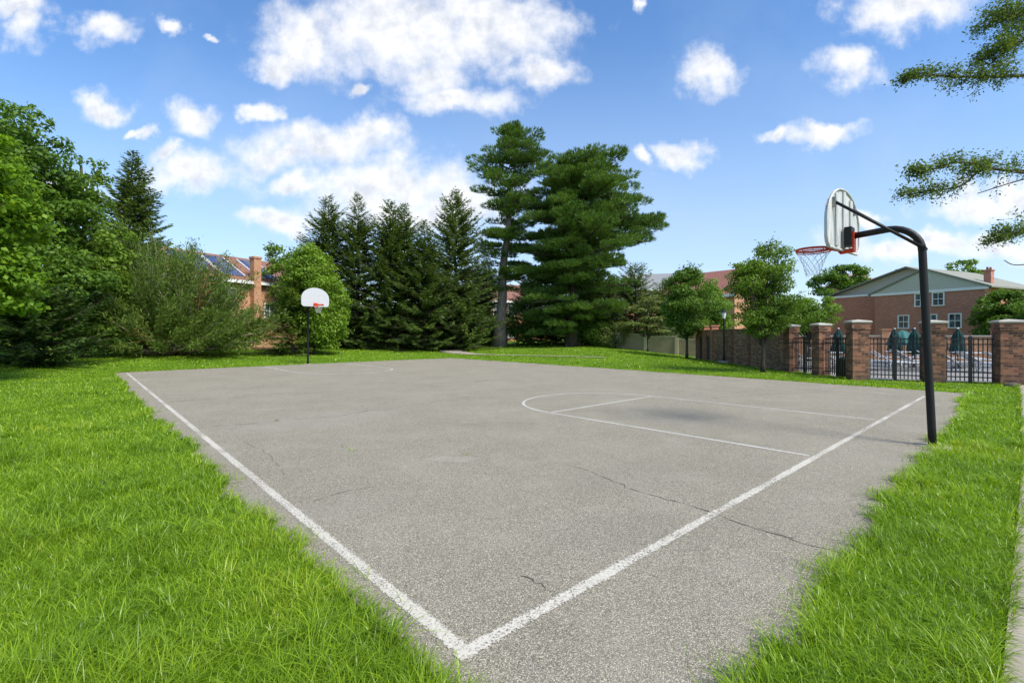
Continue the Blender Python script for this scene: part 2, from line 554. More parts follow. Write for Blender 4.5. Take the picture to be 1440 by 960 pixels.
M['lf_yew'] = leafmat('yew_needle', (0.024, 0.06, 0.014), (0.075, 0.13, 0.024), 0.22)
M['lf_mid'] = leafmat('mid_leaf', (0.05, 0.12, 0.014), (0.20, 0.31, 0.034), 0.45)
M['lf_bright'] = leafmat('bright_leaf', (0.08, 0.17, 0.018), (0.18, 0.29, 0.035), 0.45)
M['lf_pale'] = leafmat('dogwood_leaf', (0.09, 0.13, 0.03), (0.20, 0.24, 0.07), 0.35)
M['lf_spruce'] = leafmat('spruce_needle', (0.045, 0.09, 0.02), (0.135, 0.20, 0.042), 0.28)
M['lf_spruce_l'] = leafmat('light_spruce_needle', (0.055, 0.10, 0.03), (0.16, 0.225, 0.065), 0.28)
M['lf_pine'] = leafmat('pine_needle', (0.04, 0.095, 0.022), (0.15, 0.25, 0.045), 0.33)
M['lf_juniper'] = leafmat('juniper_spray', (0.05, 0.098, 0.018), (0.16, 0.235, 0.04), 0.35)
M['lf_rust'] = leafmat('dead_spray', (0.22, 0.10, 0.035), (0.34, 0.17, 0.06), 0.2)
M['lf_arbor'] = leafmat('arborvitae_spray', (0.075, 0.155, 0.014), (0.22, 0.35, 0.03), 0.38)
M['lf_locust'] = leafmat('locust_leaf', (0.05, 0.095, 0.025), (0.14, 0.205, 0.05), 0.5)


# ------------------------------------------------------------------ mesh helpers
def link(o, parent=None):
    COL.objects.link(o)
    if parent is not None:
        o.parent = parent
    return o


def raw_mesh(name, V, F4=None, F3=None, material=None, parent=None, smooth=False, uv=None):
    """one mesh from arrays: V (n,3), F4 (m,4), F3 (k,3)"""
    me = bpy.data.meshes.new(name)
    V = np.asarray(V, np.float32)
    idx = []
    tot = []
    if F4 is not None and len(F4):
        idx.append(np.asarray(F4, np.int32).ravel())
        tot.append(np.full(len(F4), 4, np.int32))
    if F3 is not None and len(F3):
        idx.append(np.asarray(F3, np.int32).ravel())
        tot.append(np.full(len(F3), 3, np.int32))
    idx = np.concatenate(idx)
    tot = np.concatenate(tot)
    st = np.concatenate([[0], np.cumsum(tot)[:-1]]).astype(np.int32)
    me.vertices.add(len(V))
    me.vertices.foreach_set('co', V.ravel())
    me.loops.add(len(idx))
    me.loops.foreach_set('vertex_index', idx)
    me.polygons.add(len(tot))
    me.polygons.foreach_set('loop_start', st)
    me.polygons.foreach_set('loop_total', tot)
    if smooth:
        me.polygons.foreach_set('use_smooth', np.ones(len(tot), bool))
    if uv is not None:
        lay = me.uv_layers.new(name='UVMap')
        lay.data.foreach_set('uv', np.asarray(uv, np.float32)[idx].ravel())
    me.update(calc_edges=True)
    me.validate()
    if material:
        me.materials.append(material)
    return link(bpy.data.objects.new(name, me), parent)


class MB:
    def __init__(self):
        self.v = []
        self.f = []
        self.s = []

    def add(self, vs, fs, smooth=False):
        o = len(self.v)
        self.v += [tuple(map(float, p)) for p in vs]
        for f in fs:
            self.f.append(tuple(o + i for i in f))
            self.s.append(smooth)
        return self

    def box(self, x0, x1, y0, y1, z0, z1):
        vs = [(x0, y0, z0), (x1, y0, z0), (x1, y1, z0), (x0, y1, z0), (x0, y0, z1), (x1, y0, z1), (x1, y1, z1), (x0, y1, z1)]
        return self.add(vs, [(0, 3, 2, 1), (4, 5, 6, 7), (0, 1, 5, 4), (1, 2, 6, 5), (2, 3, 7, 6), (3, 0, 4, 7)])

    def bevbox(self, x0, x1, y0, y1, z0, z1, b=0.02):
        prof = [(b, z0), (0, z0 + b), (0, z1 - b), (b, z1)]
        rings = []
        for (i, z) in prof:
            rings.append([(x0 + i, y0 + i, z), (x1 - i, y0 + i, z), (x1 - i, y1 - i, z), (x0 + i, y1 - i, z)])
        vs = [p for r in rings for p in r]
        fs = [(3, 2, 1, 0), tuple(range(12, 16))]
        for k in range(3):
            for i in range(4):
                a, bq = k * 4 + i, k * 4 + (i + 1) % 4
                fs.append((a, bq, bq + 4, a + 4))
        return self.add(vs, fs)

    def tube(self, pts, rad, n=8, caps=True, squash=None):
        pts = [np.array(p, float) for p in pts]
        if not hasattr(rad, '__len__'):
            rad = [rad] * len(pts)
        vs = []
        prev = None
        for i, p in enumerate(pts):
            d = pts[min(i + 1, len(pts) - 1)] - pts[max(i - 1, 0)]
            d = d / (np.linalg.norm(d) + 1e-9)
            if prev is None:
                a = np.array([0, 0, 1.0]) if abs(d[2]) < 0.9 else np.array([1.0, 0, 0])
                s = np.cross(d, a)
            else:
                s = prev - d * np.dot(prev, d)
            s = s / (np.linalg.norm(s) + 1e-9)
            prev = s
            q = np.cross(d, s)
            for k in range(n):
                t = 2 * PI * k / n
                vs.append(p + rad[i] * (math.cos(t) * s + math.sin(t) * q))
        fs = []
        for i in range(len(pts) - 1):
            for k in range(n):
                a, b = i * n + k, i * n + (k + 1) % n
                fs.append((a, b, b + n, a + n))
        self.add(vs, fs, True)
        if caps:
            o = len(self.v) - len(vs)
            self.f.append(tuple(o + k for k in reversed(range(n))))
            self.f.append(tuple(o + (len(pts) - 1) * n + k for k in range(n)))
            self.s += [False, False]
        return self

    def lathe(self, prof, n=16, c=(0, 0, 0), flute=0.0, nf=8, smooth=True):
        vs = []
        for (r, z) in prof:
            for k in range(n):
                t = 2 * PI * k / n
                rr = r * (1 + flute * math.cos(nf * t))
                vs.append((c[0] + rr * math.cos(t), c[1] + rr * math.sin(t), c[2] + z))
        fs = []
        for i in range(len(prof) - 1):
            for k in range(n):
                a, b = i * n + k, i * n + (k + 1) % n
                fs.append((a, b, b + n, a + n))
        fs.append(tuple(reversed(range(n))))
        fs.append(tuple((len(prof) - 1) * n + k for k in range(n)))
        return self.add(vs, fs, smooth)

    def prism(self, poly, y0, y1):
        """extrude a polygon of (x, z) points along y"""
        n = len(poly)
        vs = [(x, y0, z) for x, z in poly] + [(x, y1, z) for x, z in poly]
        fs = [tuple(range(n)), tuple(reversed(range(n, 2 * n)))]
        for i in range(n):
            j = (i + 1) % n
            fs.append((i, i + n, j + n, j))
        return self.add(vs, fs)

    def build(self, name, material, parent=None):
        me = bpy.data.meshes.new(name)
        me.from_pydata(self.v, [], self.f)
        me.polygons.foreach_set('use_smooth', np.array(self.s, bool))
        me.materials.append(material)
        me.update()
        return link(bpy.data.objects.new(name, me), parent)


def tag(o, label=None, cat=None, group=None, kind=None):
    if label:
        o['label'] = label
    if cat:
        o['category'] = cat
    if group:
        o['group'] = group
    if kind:
        o['kind'] = kind
    return o


def thing(name, label, cat, loc=(0, 0, 0), rotz=0.0, group=None):
    o = bpy.data.objects.new(name, None)
    o.empty_display_size = 0.3
    link(o)
    o.location = loc
    o.rotation_euler = (0, 0, rotz)
    return tag(o, label, cat, group)


def dup(root, loc, rotz, label, group=None):
    r = root.copy()
    COL.objects.link(r)
    r.location = loc
    r.rotation_euler = (0, 0, rotz)
    r['label'] = label
    if group:
        r['group'] = group
    for ch in list(root.children):
        c = ch.copy()
        COL.objects.link(c)
        c.parent = r
        for g in list(ch.children):
            d = g.copy()
            COL.objects.link(d)
            d.parent = c
    return r


# ------------------------------------------------------------------ where things stand
def sstep(a, b, x):
    t = np.clip((np.asarray(x, float) - a) / (b - a), 0, 1)
    return t * t * (3 - 2 * t)


O2 = np.array([-0.216, 2.22])        # near corner of the painted court
U2 = np.array([0.740, 0.6726])       # along the near baseline
W2 = np.array([-0.6726, 0.740])      # along the sideline
CW, CL = 13.8, 22.3                  # court width and length


def crt(u, v):
    return O2 + U2 * u + W2 * v


def H(x, y):
    """height of the lawn"""
    x = np.asarray(x, float)
    y = np.asarray(y, float)
    rx, ry = x - O2[0], y - O2[1]
    u = rx * U2[0] + ry * U2[1]
    v = rx * W2[0] + ry * W2[1]
    du = np.maximum(np.maximum(-0.5 - u, u - 16.4), 0)
    dv = np.maximum(np.maximum(-1.3 - v, v - 23.8), 0)
    d = np.hypot(du, dv)
    h = 0.066 * d
    h = 0.72 * (1 - np.exp(-h / 0.72 * 1.15))
    k = (1 - sstep(0.16, 0.40, x / np.maximum(y, 0.5))) * sstep(9, 20, y)
    return h * k


def at(px, Y, z=None, py=None):
    """world point seen in the photo's column px at distance Y"""
    X = (px - CX) / F * Y
    if py is not None:
        z = EYE + (HY - py) / F * Y
    if z is None:
        z = float(H(X, Y))
    return V3(X, Y, z)


def zy(py, Y):
    return EYE + (HY - py) / F * Y


def inpoly(P, poly):
    x, y = P[:, 0], P[:, 1]
    ins = np.zeros(len(P), bool)
    n = len(poly)
    j = n - 1
    for i in range(n):
        xi, yi = poly[i]
        xj, yj = poly[j]
        c = ((yi > y) != (yj > y)) & (x < (xj - xi) * (y - yi) / (yj - yi + 1e-12) + xi)
        ins ^= c
        j = i
    return ins


def ragged(pts, step, amp, seed):
    """closed outline with uneven edges"""
    rng = np.random.default_rng(seed)
    out = []
    n = len(pts)
    for i in range(n):
        a, b = np.array(pts[i], float), np.array(pts[(i + 1) % n], float)
        L = np.linalg.norm(b - a)
        k = max(2, int(L / step))
        nn = np.array([-(b - a)[1], (b - a)[0]]) / L
        ph = rng.uniform(0, 6.28, 4)
        for q in range(k):
            t = q / k
            s = t * L
            off = amp * (0.6 * math.sin(1.1 * s + ph[0]) + 0.45 * math.sin(3.3 * s + ph[1]) + 0.4 * math.sin(9.7 * s + ph[2]) + 0.3 * math.sin(23 * s + ph[3])) + rng.normal(0, amp * 0.22)
            off *= min(1, 4 * t, 4 * (1 - t)) if k > 3 else 0
            out.append(a + (b - a) * t + nn * off)
    return np.array(out)


# ------------------------------------------------------------------ ground
ASPH = ragged([(0.32, 1.30), (1.02, 2.07), (1.83, 2.84), (4.62, 5.40), (5.95, 6.75), (7.45, 8.0), (11.6, 12.1), (9.2, 15.1), (-3.75, 30.9),
               tuple(crt(9, 23.35)), (-15.65, 18.75), (-15.35, 18.3), tuple(crt(-0.38, 12)), (-0.34, 2.07)], 0.07, 0.085, 3)


def sheet(name, poly, z, material, thick=0.05):
    n = len(poly)
    vs = [(p[0], p[1], z) for p in poly] + [(p[0], p[1], z - thick) for p in poly]
    me = bpy.data.meshes.new(name)
    fs = [tuple(range(n))] + [(i, i + n, (i + 1) % n + n, (i + 1) % n) for i in range(n)]
    me.from_pydata(vs, [], fs)
    me.materials.append(material)
    me.update()
    return tag(link(bpy.data.objects.new(name, me)), kind='structure')


court = sheet('court_asphalt', ASPH, 0.0, M['asphalt'])

# the lawn: fine grid near, coarse far, one sheet
gx = np.unique(np.concatenate([np.linspace(-900, -60, 15), np.linspace(-60, 60, 121), np.linspace(60, 900, 15)]))
gy = np.unique(np.concatenate([np.linspace(-200, -6, 8), np.linspace(-6, 66, 73), np.linspace(66, 1200, 18)]))
GX, GY = np.meshgrid(gx, gy)
GZ = H(GX, GY) - 0.014
nx, ny = len(gx), len(gy)
ii = (np.arange(ny - 1)[:, None] * nx + np.arange(nx - 1)[None, :]).ravel()
tag(raw_mesh('lawn', np.stack([GX, GY, GZ], -1).reshape(-1, 3), np.stack([ii, ii + 1, ii + nx + 1, ii + nx], 1), None, M['ground'], smooth=True), kind='structure')


def ribbon(name, pts, wd, z, material, parent=None, wfun=None, kind=None):
    """flat strip along a polyline with u across; z number or function"""
    pts = np.array(pts, float)
    V, uv, Q = [], [], []
    s = 0
    for i, p in enumerate(pts):
        d = pts[min(i + 1, len(pts) - 1)] - pts[max(i - 1, 0)]
        d /= np.linalg.norm(d) + 1e-9
        nrm = np.array([-d[1], d[0]])
        ww = wd if wfun is None else wfun(i)
        if i:
            s += np.linalg.norm(pts[i] - pts[i - 1])
        for q, e in ((0, -1), (1, 1)):
            a = p + nrm * e * ww / 2
            V.append((a[0], a[1], z if not callable(z) else z(a[0], a[1])))
            uv.append((q, s))
        if i:
            k = 2 * i
            Q.append((k - 2, k, k + 1, k - 1))
    o = raw_mesh(name, V, Q, None, material, parent, uv=uv)
    if kind:
        tag(o, kind=kind)
    return o


def lerp_pts(a, b, n):
    a, b = np.array(a, float), np.array(b, float)
    return [a + (b - a) * i / n for i in range(n + 1)]


def court_line(name, a, b, wd, material, z=0.004):
    return ribbon(name, lerp_pts(a, b, 24), wd, z, material, kind='structure')


LW = 0.125
# border as four strips butted at the corners
court_line('sideline', crt(0, -LW * 0.3), crt(0, CL), LW, M['line'])
court_line('baseline', crt(-LW * 0.42, 0), crt(CW, 0), LW, M['line'], 0.0055)
court_line('sideline', crt(CW, LW / 2), crt(CW, CL), 0.10, M['faint'])
court_line('baseline', crt(LW / 2, CL - 0.05), crt(CW - 0.05, CL - 0.05), 0.07, M['faint'])


def key(u0, u1, v0, sgn, length, wd, material):
    r = (u1 - u0) / 2
    um = (u0 + u1) / 2
    ft = v0 + sgn * length
    path = [crt(u0, v0 + sgn * (LW / 2 if sgn > 0 else 0.1) + sgn * (ft - v0) * sgn * 0)]
    path = lerp_pts(crt(u0, v0 + sgn * 0.075), crt(u0, ft), 12)
    for k in range(1, 33):
        t = PI - PI * k / 33
        path.append(crt(um + r * math.cos(t), ft + sgn * r * math.sin(t)))
    path += lerp_pts(crt(u1, ft), crt(u1, v0 + sgn * 0.075), 12)
    ribbon('key_line', path, wd, 0.004, material, kind='structure')
    court_line('free_throw_line', crt(u0 + wd / 2 + 0.01, ft), crt(u1 - wd / 2 - 0.01, ft), wd, material)


KEYU0, KEYU1 = 5.31, 8.97
key(KEYU0, KEYU1, 0, 1, 4.45, 0.085, M['key'])
key(5.0, 8.9, CL, -1, 4.45, 0.11, M['key'])


# cracks and the old paving seam across the middle
def crack(pts, seed, wd=0.014):
    rng = np.random.default_rng(seed)
    out = []
    for i in range(len(pts) - 1):
        a, b = np.array(pts[i], float), np.array(pts[i + 1], float)
        n = max(3, int(np.linalg.norm(b - a) / 0.07))
        for k in range(n):
            out.append(a + (b - a) * k / n + rng.normal(0, 0.012, 2))
    out.append(np.array(pts[-1], float))
    ws = np.abs(rng.normal(wd * 0.8, wd * 0.5, len(out))) + 0.002
    o = ribbon('court_crack', out, wd, 0.003, M['crack'], wfun=lambda i: ws[i])
    return tag(o, kind='structure')


def g2(px, py):
    Y = F * EYE / (py - HY)
    return ((px - CX) / F * Y, Y)


crack([g2(795, 653), g2(822, 660), g2(850, 671), g2(905, 694), g2(960, 707), g2(1000, 720), g2(1040, 736), g2(1115, 757)], 1, 0.008)
crack([g2(235, 565), g2(330, 559), g2(430, 552), g2(520, 545), g2(640, 538), g2(720, 531)], 2, 0.02)
crack([g2(290, 600), g2(350, 596), g2(395, 591), g2(430, 588), g2(470, 586), g2(500, 581), g2(518, 577)], 3, 0.014)
crack([g2(495, 575), g2(512, 570), g2(545, 567)], 4, 0.01)
crack([g2(735, 808), g2(752, 818), g2(775, 832)], 5, 0.006)
crack([g2(925, 546), g2(940, 543), g2(965, 538)], 6, 0.02)
crack([g2(600, 530), g2(620, 529)], 7, 0.03)
crack([g2(445, 704), g2(490, 690), g2(530, 684)], 8, 0.006)
crack([g2(520, 577), g2(560, 573), g2(600, 566), g2(660, 560)], 11, 0.009)
crack([g2(1000, 560), g2(1050, 556), g2(1110, 553), g2(1170, 550)], 12, 0.014)
crack([g2(340, 620), g2(380, 640), g2(400, 668)], 13, 0.004)
crack([g2(620, 600), g2(700, 594), g2(760, 596)], 14, 0.008)
crack([g2(1060, 742), g2(1130, 764), g2(1190, 780)], 9, 0.004)
ribbon('halfcourt_line', [crt(0.2, CL / 2 - 0.35), crt(5, CL / 2 - 0.2), crt(CW, CL / 2)], 0.06, 0.0035, M['faint'], kind='structure')

# concrete walks
WALK_R = np.array([(0.9, 0.95), (2.14, 2.07), (3.39, 3.20), (6.36, 5.90), (12.0, 11.2), (20, 18.8), (22, 17.4), (13.4, 10.0), (7.7, 4.7), (4.6, 1.9), (2.1, -0.4)])
sheet('sidewalk', WALK_R, 0.012, M['concrete'])
for k, (a, b) in enumerate((((2.72, 2.60), (4.05, 1.35)), ((4.05, 3.8), (5.4, 2.55)), ((5.5, 5.1), (6.85, 3.9)), ((7.0, 6.55), (8.4, 5.3)))):
    ribbon('sidewalk_joint', [a, b], 0.016, 0.0155, M['joint'], kind='structure')
WALK_C = [at(676, 43)[:2], at(655, 40.5)[:2], at(640, 37.5)[:2], at(634, 35.5)[:2], at(650, 33.8)[:2], at(700, 31.2)[:2], at(780, 28.6)[:2], at(850, 26.4)[:2]]
# smooth the curve
def spline(pts, n=10):
    pts = np.array(pts, float)
    out = []
    for i in range(len(pts) - 1):
        p0, p1, p2, p3 = pts[max(i - 1, 0)], pts[i], pts[i + 1], pts[min(i + 2, len(pts) - 1)]
        for k in range(n):
            t = k / n
            out.append(0.5 * (2 * p1 + (p2 - p0) * t + (2 * p0 - 5 * p1 + 4 * p2 - p3) * t * t + (3 * p1 - p0 - 3 * p2 + p3) * t ** 3))
    out.append(pts[-1])
    return np.array(out)


WALK_CS = spline(WALK_C)
wcw = lambda i: 1.6 - 1.3 * sstep(34, 50, i)
ribbon('footpath', WALK_CS, 1.2, lambda x, y: float(H(x, y)) + 0.02, M['concrete'], wfun=lambda i: float(wcw(i)), kind='structure')
DECK = np.array([(11.9, 31.5), (11.75, 16.15), (15.4, 14.75), (24, 11.6), (48, 30), (36, 36)])
sheet('pool_deck', DECK, 0.0, M['deck'], 0.1)
sheet('soil_patch', ragged([at(300, 37)[:2], at(420, 36)[:2], at(415, 33.5)[:2], at(330, 33.2)[:2]], 0.5, 0.25, 5), 0.62, M['soil'], 0.3)


# ------------------------------------------------------------------ grass
def blades(rng, P, hgt, wid, lean, segs, az=None):
    n = len(P)
    if az is None:
        az = rng.uniform(0, 2 * PI, n)
    D = np.stack([np.cos(az), np.sin(az), np.zeros(n)], 1)
    sa = az + PI / 2 + rng.normal(0, 0.5, n)
    S = np.stack([np.cos(sa), np.sin(sa), np.zeros(n)], 1)
    ts = np.linspace(0, 1, segs + 1)
    V = np.zeros((n, 2 * segs + 1, 3))
    for i, t in enumerate(ts):
        c = P + D * (hgt * lean * t ** 1.8)[:, None]
        c[:, 2] += hgt * t * (1 - 0.42 * np.minimum(lean, 1.3) * t)
        if i < segs:
            wv_ = (wid * (1 - 0.55 * t) / 2)[:, None]
            V[:, 2 * i] = c - S * wv_
            V[:, 2 * i + 1] = c + S * wv_
        else:
            V[:, 2 * segs] = c
    k = 2 * segs + 1
    base = np.arange(n) * k
    Q = [np.stack([base + 2 * i, base + 2 * i + 1, base + 2 * i + 3, base + 2 * i + 2], 1) for i in range(segs - 1)]
    T = np.stack([base + 2 * segs - 2, base + 2 * segs - 1, base + 2 * segs], 1)
    return V.reshape(-1, 3), (np.concatenate(Q) if Q else np.zeros((0, 4), int)), T


def wavy(x, y, s, ph):
    return 0.5 + 0.25 * (np.sin(x * s + ph) * np.cos(y * s * 1.3 - ph * 0.7) + np.sin((x * 0.8 + y) * s * 2.1 + ph * 2.3) * np.cos((x - y * 0.6) * s * 1.7 + ph))


PATH_PTS = WALK_CS


def grass_zone(rng, y0, y1, dens, segs, hm, hs, wm, lm, near=False):
    area = 0
    xm = 1.14 * y1 + (2.0 if y1 < 4 else 4.2)
    n = int(dens * (2 * xm) * (y1 - y0))
    P = np.stack([rng.uniform(-xm, xm, n), rng.uniform(y0, y1, n)], 1)
    keep = np.abs(P[:, 0]) < 1.14 * P[:, 1] + (1.6 if y1 < 4 else 4.0)
    cl = wavy(P[:, 0], P[:, 1], 2.9, 1.3) * 0.6 + wavy(P[:, 0], P[:, 1], 9.1, 4.1) * 0.4
    keep &= rng.uniform(0, 1, n) < 0.45 + 0.8 * cl
    P = P[keep]
    cl = cl[keep]
    fringe = rng.normal(0, 0.075, (len(P), 2))
    ins = inpoly(P + fringe, ASPH) | inpoly(P, WALK_R) | inpoly(P, DECK)
    P, cl = P[~ins], cl[~ins]
    if y1 > 20:
        ok = np.ones(len(P), bool)
        for i in range(0, len(PATH_PTS), 2):
            ok &= np.hypot(P[:, 0] - PATH_PTS[i, 0], P[:, 1] - PATH_PTS[i, 1]) > float(wcw(i)) * 0.5
        P, cl = P[ok], cl[ok]
    m = len(P)
    # shorter along the edge of the court, rank tufts here and there
    tuft = wavy(P[:, 0], P[:, 1], 1.35, 0.4)
    hh = np.abs(rng.normal(hm, hs, m)) * (0.65 + 0.6 * cl) * (0.75 + 0.7 * sstep(0.55, 0.85, tuft))
    hh = np.maximum(hh, 0.02)
    le = np.abs(rng.normal(lm, 0.35, m)) + 0.05
    wd = wm * rng.uniform(0.6, 1.35, m)
    P3 = np.concatenate([P, (H(P[:, 0], P[:, 1]) - 0.015)[:, None]], 1)
    return blades(rng, P3, hh, wd, le, segs)


def make_grass():
    rng = np.random.default_rng(11)
    zones = [(0.9, 3.6, 6600, 4, 0.108, 0.036, 0.0044, 0.75),
             (3.6, 6.5, 3300, 3, 0.098, 0.032, 0.006, 0.7),
             (6.5, 11, 1300, 3, 0.085, 0.027, 0.0095, 0.65),
             (11, 20, 400, 2, 0.07, 0.022, 0.017, 0.6),
             (20, 46, 75, 2, 0.075, 0.02, 0.045, 0.5)]
    Vs, Qs, Ts = [], [], []
    o = 0
    for z in zones:
        V, Q, T = grass_zone(rng, *z)
        Vs.append(V)
        Qs.append(Q + o)
        Ts.append(T + o)
        o += len(V)
    # rank tufts: long blades fanning out of one root
    P_, h_, w_, l_, a_ = [], [], [], [], []
    for (y0, y1, cnt) in ((1.0, 3.4, 240), (3.4, 6.5, 520), (6.5, 10, 500)):
        for k in range(cnt):
            y = rng.uniform(y0, y1)
            x = rng.uniform(-1.14 * y - 1.2, 1.14 * y + 1.2)
            if wavy(x, y, 1.35, 0.4) < 0.42:
                continue
            if inpoly(np.array([[x, y]]), ASPH)[0] or inpoly(np.array([[x, y]]), WALK_R)[0]:
                continue
            m = rng.integers(12, 30)
            d0 = rng.uniform(0, 6.28)
            r = rng.uniform(0.01, 0.06, m)
            t_ = rng.uniform(0, 6.28, m)
            P_.append(np.stack([x + r * np.cos(t_), y + r * np.sin(t_), np.full(m, -0.01)], 1))
            h_.append(rng.uniform(0.10, 0.20, m) * (1 if y < 6.5 else 0.8))
            w_.append(rng.uniform(0.0045, 0.0075, m) * (1 if y0 < 3 else 1.35))
            l_.append(rng.uniform(0.5, 1.5, m))
            a_.append(np.where(rng.uniform(0, 1, m) < 0.6, d0 + rng.normal(0, 0.6, m), t_))
    V, Q, T = blades(rng, np.concatenate(P_), np.concatenate(h_), np.concatenate(w_), np.concatenate(l_), 5, np.concatenate(a_))
    Vs.append(V)
    Qs.append(Q + o)
    Ts.append(T + o)
    o += len(V)
    # blades hanging over the broken edge of the asphalt
    P_, a_, w_ = [], [], []
    wr = ragged([tuple(x) for x in WALK_R], 0.15, 0.02, 8)
    for (p, q) in [(ASPH[i], ASPH[(i + 1) % len(ASPH)]) for i in range(len(ASPH))] + [(wr[(i + 1) % len(wr)], wr[i]) for i in range(len(wr))][::1]:
        dist = np.linalg.norm(p)
        if dist > 26:
            continue
        L = np.linalg.norm(q - p)
        m = rng.poisson(L * (330 if dist < 5 else 200 if dist < 10 else 70))
        if not m:
            continue
        t_ = rng.uniform(0, 1, m)
        e = (q - p) / (L + 1e-9)
        nin = np.array([-e[1], e[0]])
        if inpoly(np.array([(p + q) / 2 + nin * 0.2]), WALK_R)[0] is np.False_ and inpoly(np.array([(p + q) / 2 + nin * 0.3]), ASPH)[0] == False:
            nin = -nin
        cl = wavy(p[0], p[1], 5.1, 2.2)
        off = np.abs(rng.normal(0, 0.05, m)) - 0.012
        P_.append(np.concatenate([p + np.outer(t_, q - p) - np.outer(off, nin), np.full((m, 1), -0.012)], 1))
        a_.append(math.atan2(nin[1], nin[0]) + rng.normal(0, 0.85, m))
        w_.append(np.full(m, (0.0055 if dist < 5 else 0.0085 if dist < 10 else 0.018)) * (0.8 + 0.5 * cl))
    P_ = np.concatenate(P_)
    n_ = len(P_)
    cl = wavy(P_[:, 0], P_[:, 1], 4.3, 0.7)
    V, Q, T = blades(rng, P_, np.abs(rng.normal(0.085, 0.03, n_)) * (0.5 + cl), np.concatenate(w_), rng.uniform(0.3, 1.35, n_), 4, np.concatenate(a_))
    Vs.append(V)
    Qs.append(Q + o)
    Ts.append(T + o)
    o += len(V)
    # weeds in the cracks
    pts = []
    for (px, py) in ((490, 632), (484, 629), (497, 635), (386, 591), (390, 592), (655, 640)):
        x, y = g2(px, py)
        pts += [(x + rng.normal(0, 0.03), y + rng.normal(0, 0.02), 0.0) for _ in range(7)]
    pts = np.array(pts)
    V, Q, T = blades(rng, pts, rng.uniform(0.03, 0.07, len(pts)), np.full(len(pts), 0.006), rng.uniform(0.6, 1.4, len(pts)), 2)
    Vs.append(V)
    Qs.append(Q + o)
    Ts.append(T + o)
    g = raw_mesh('grass', np.concatenate(Vs), np.concatenate(Qs), np.concatenate(Ts), M['grass'])
    tag(g, 'long bright green grass round the asphalt court', 'grass', kind='stuff')


make_grass()


# ------------------------------------------------------------------ vegetation helpers
def unit(a):
    return a / (np.linalg.norm(a, axis=-1, keepdims=True) + 1e-9)


def rdirs(rng, n):
    return unit(rng.normal(0, 1, (n, 3)))


def cards(P, D, N, L, W, fold=0.0, mid=0.45):
    """pointed leaves: base P, direction D, face normal N"""
    D = unit(D)
    S = unit(np.cross(D, N))
    L = np.broadcast_to(L, (len(P),))[:, None]
    W = np.broadcast_to(W, (len(P),))[:, None]
    Nn = np.cross(S, D)
    m = P + D * L * mid + Nn * fold * W
    V = np.stack([P, m + S * W / 2, P + D * L, m - S * W / 2], 1).reshape(-1, 3)
    b = np.arange(len(P)) * 4
    return V, np.stack([b, b + 1, b + 2, b + 3], 1)


class Leaves:
    def __init__(self):
        self.V, self.Q, self.o = [], [], 0

    def add(self, V, Q):
        self.V.append(V)
        self.Q.append(Q + self.o)
        self.o += len(V)

    def build(self, name, material, parent):
        return raw_mesh(name, np.concatenate(self.V), np.concatenate(self.Q), None, material, parent)


def clump_leaves(lv, rng, c, r, n, leaf, flat=1.0, up=0.5, droop=0.25, asp=0.6):
    d = rdirs(rng, n)
    f = np.clip(1.0 - np.abs(rng.normal(0, 0.24, n)), 0.1, 1.1)
    P = np.asarray(c) + d * f[:, None] * np.asarray(r)
    N = unit(d * 0.7 + rng.normal(0, 0.55, (n, 3)) + np.array([0, 0, up]))
    D = unit(np.cross(N, rdirs(rng, n)) + np.array([0, 0, -droop]))
    L = leaf * rng.uniform(0.65, 1.35, n)
    lv.add(*cards(P, D, N, L, L * asp, 0.12))


def limb(mb, a, b, r0, r1, rng, sag=0.12, n=6, sides=6):
    a, b = np.array(a, float), np.array(b, float)
    L = np.linalg.norm(b - a)
    k = rng.normal(0, 0.06 * L, 3)
    pts, rad = [], []
    for i in range(n + 1):
        t = i / n
        p = a + (b - a) * t + k * math.sin(PI * t) + np.array([0, 0, sag * L * math.sin(PI * t) * (1 - t)])
        pts.append(p)
        rad.append(r0 + (r1 - r0) * t ** 0.8)
    mb.tube(pts, rad, sides, False)


def trunk_pts(rng, h, r, lean=(0, 0), n=8, flare=1.5, top=0.25):
    pts, rad = [], []
    wob = rng.normal(0, 0.012 * h, (n + 1, 2))
    for i in range(n + 1):
        t = i / n
        pts.append((lean[0] * t + wob[i][0] * t, lean[1] * t + wob[i][1] * t, -0.15 + (h + 0.15) * t))
        rad.append(r * (top + (1 - top) * (1 - t)) * (1 + (flare - 1) * math.exp(-t * h / (2.2 * r + 0.05))))
    return pts, rad


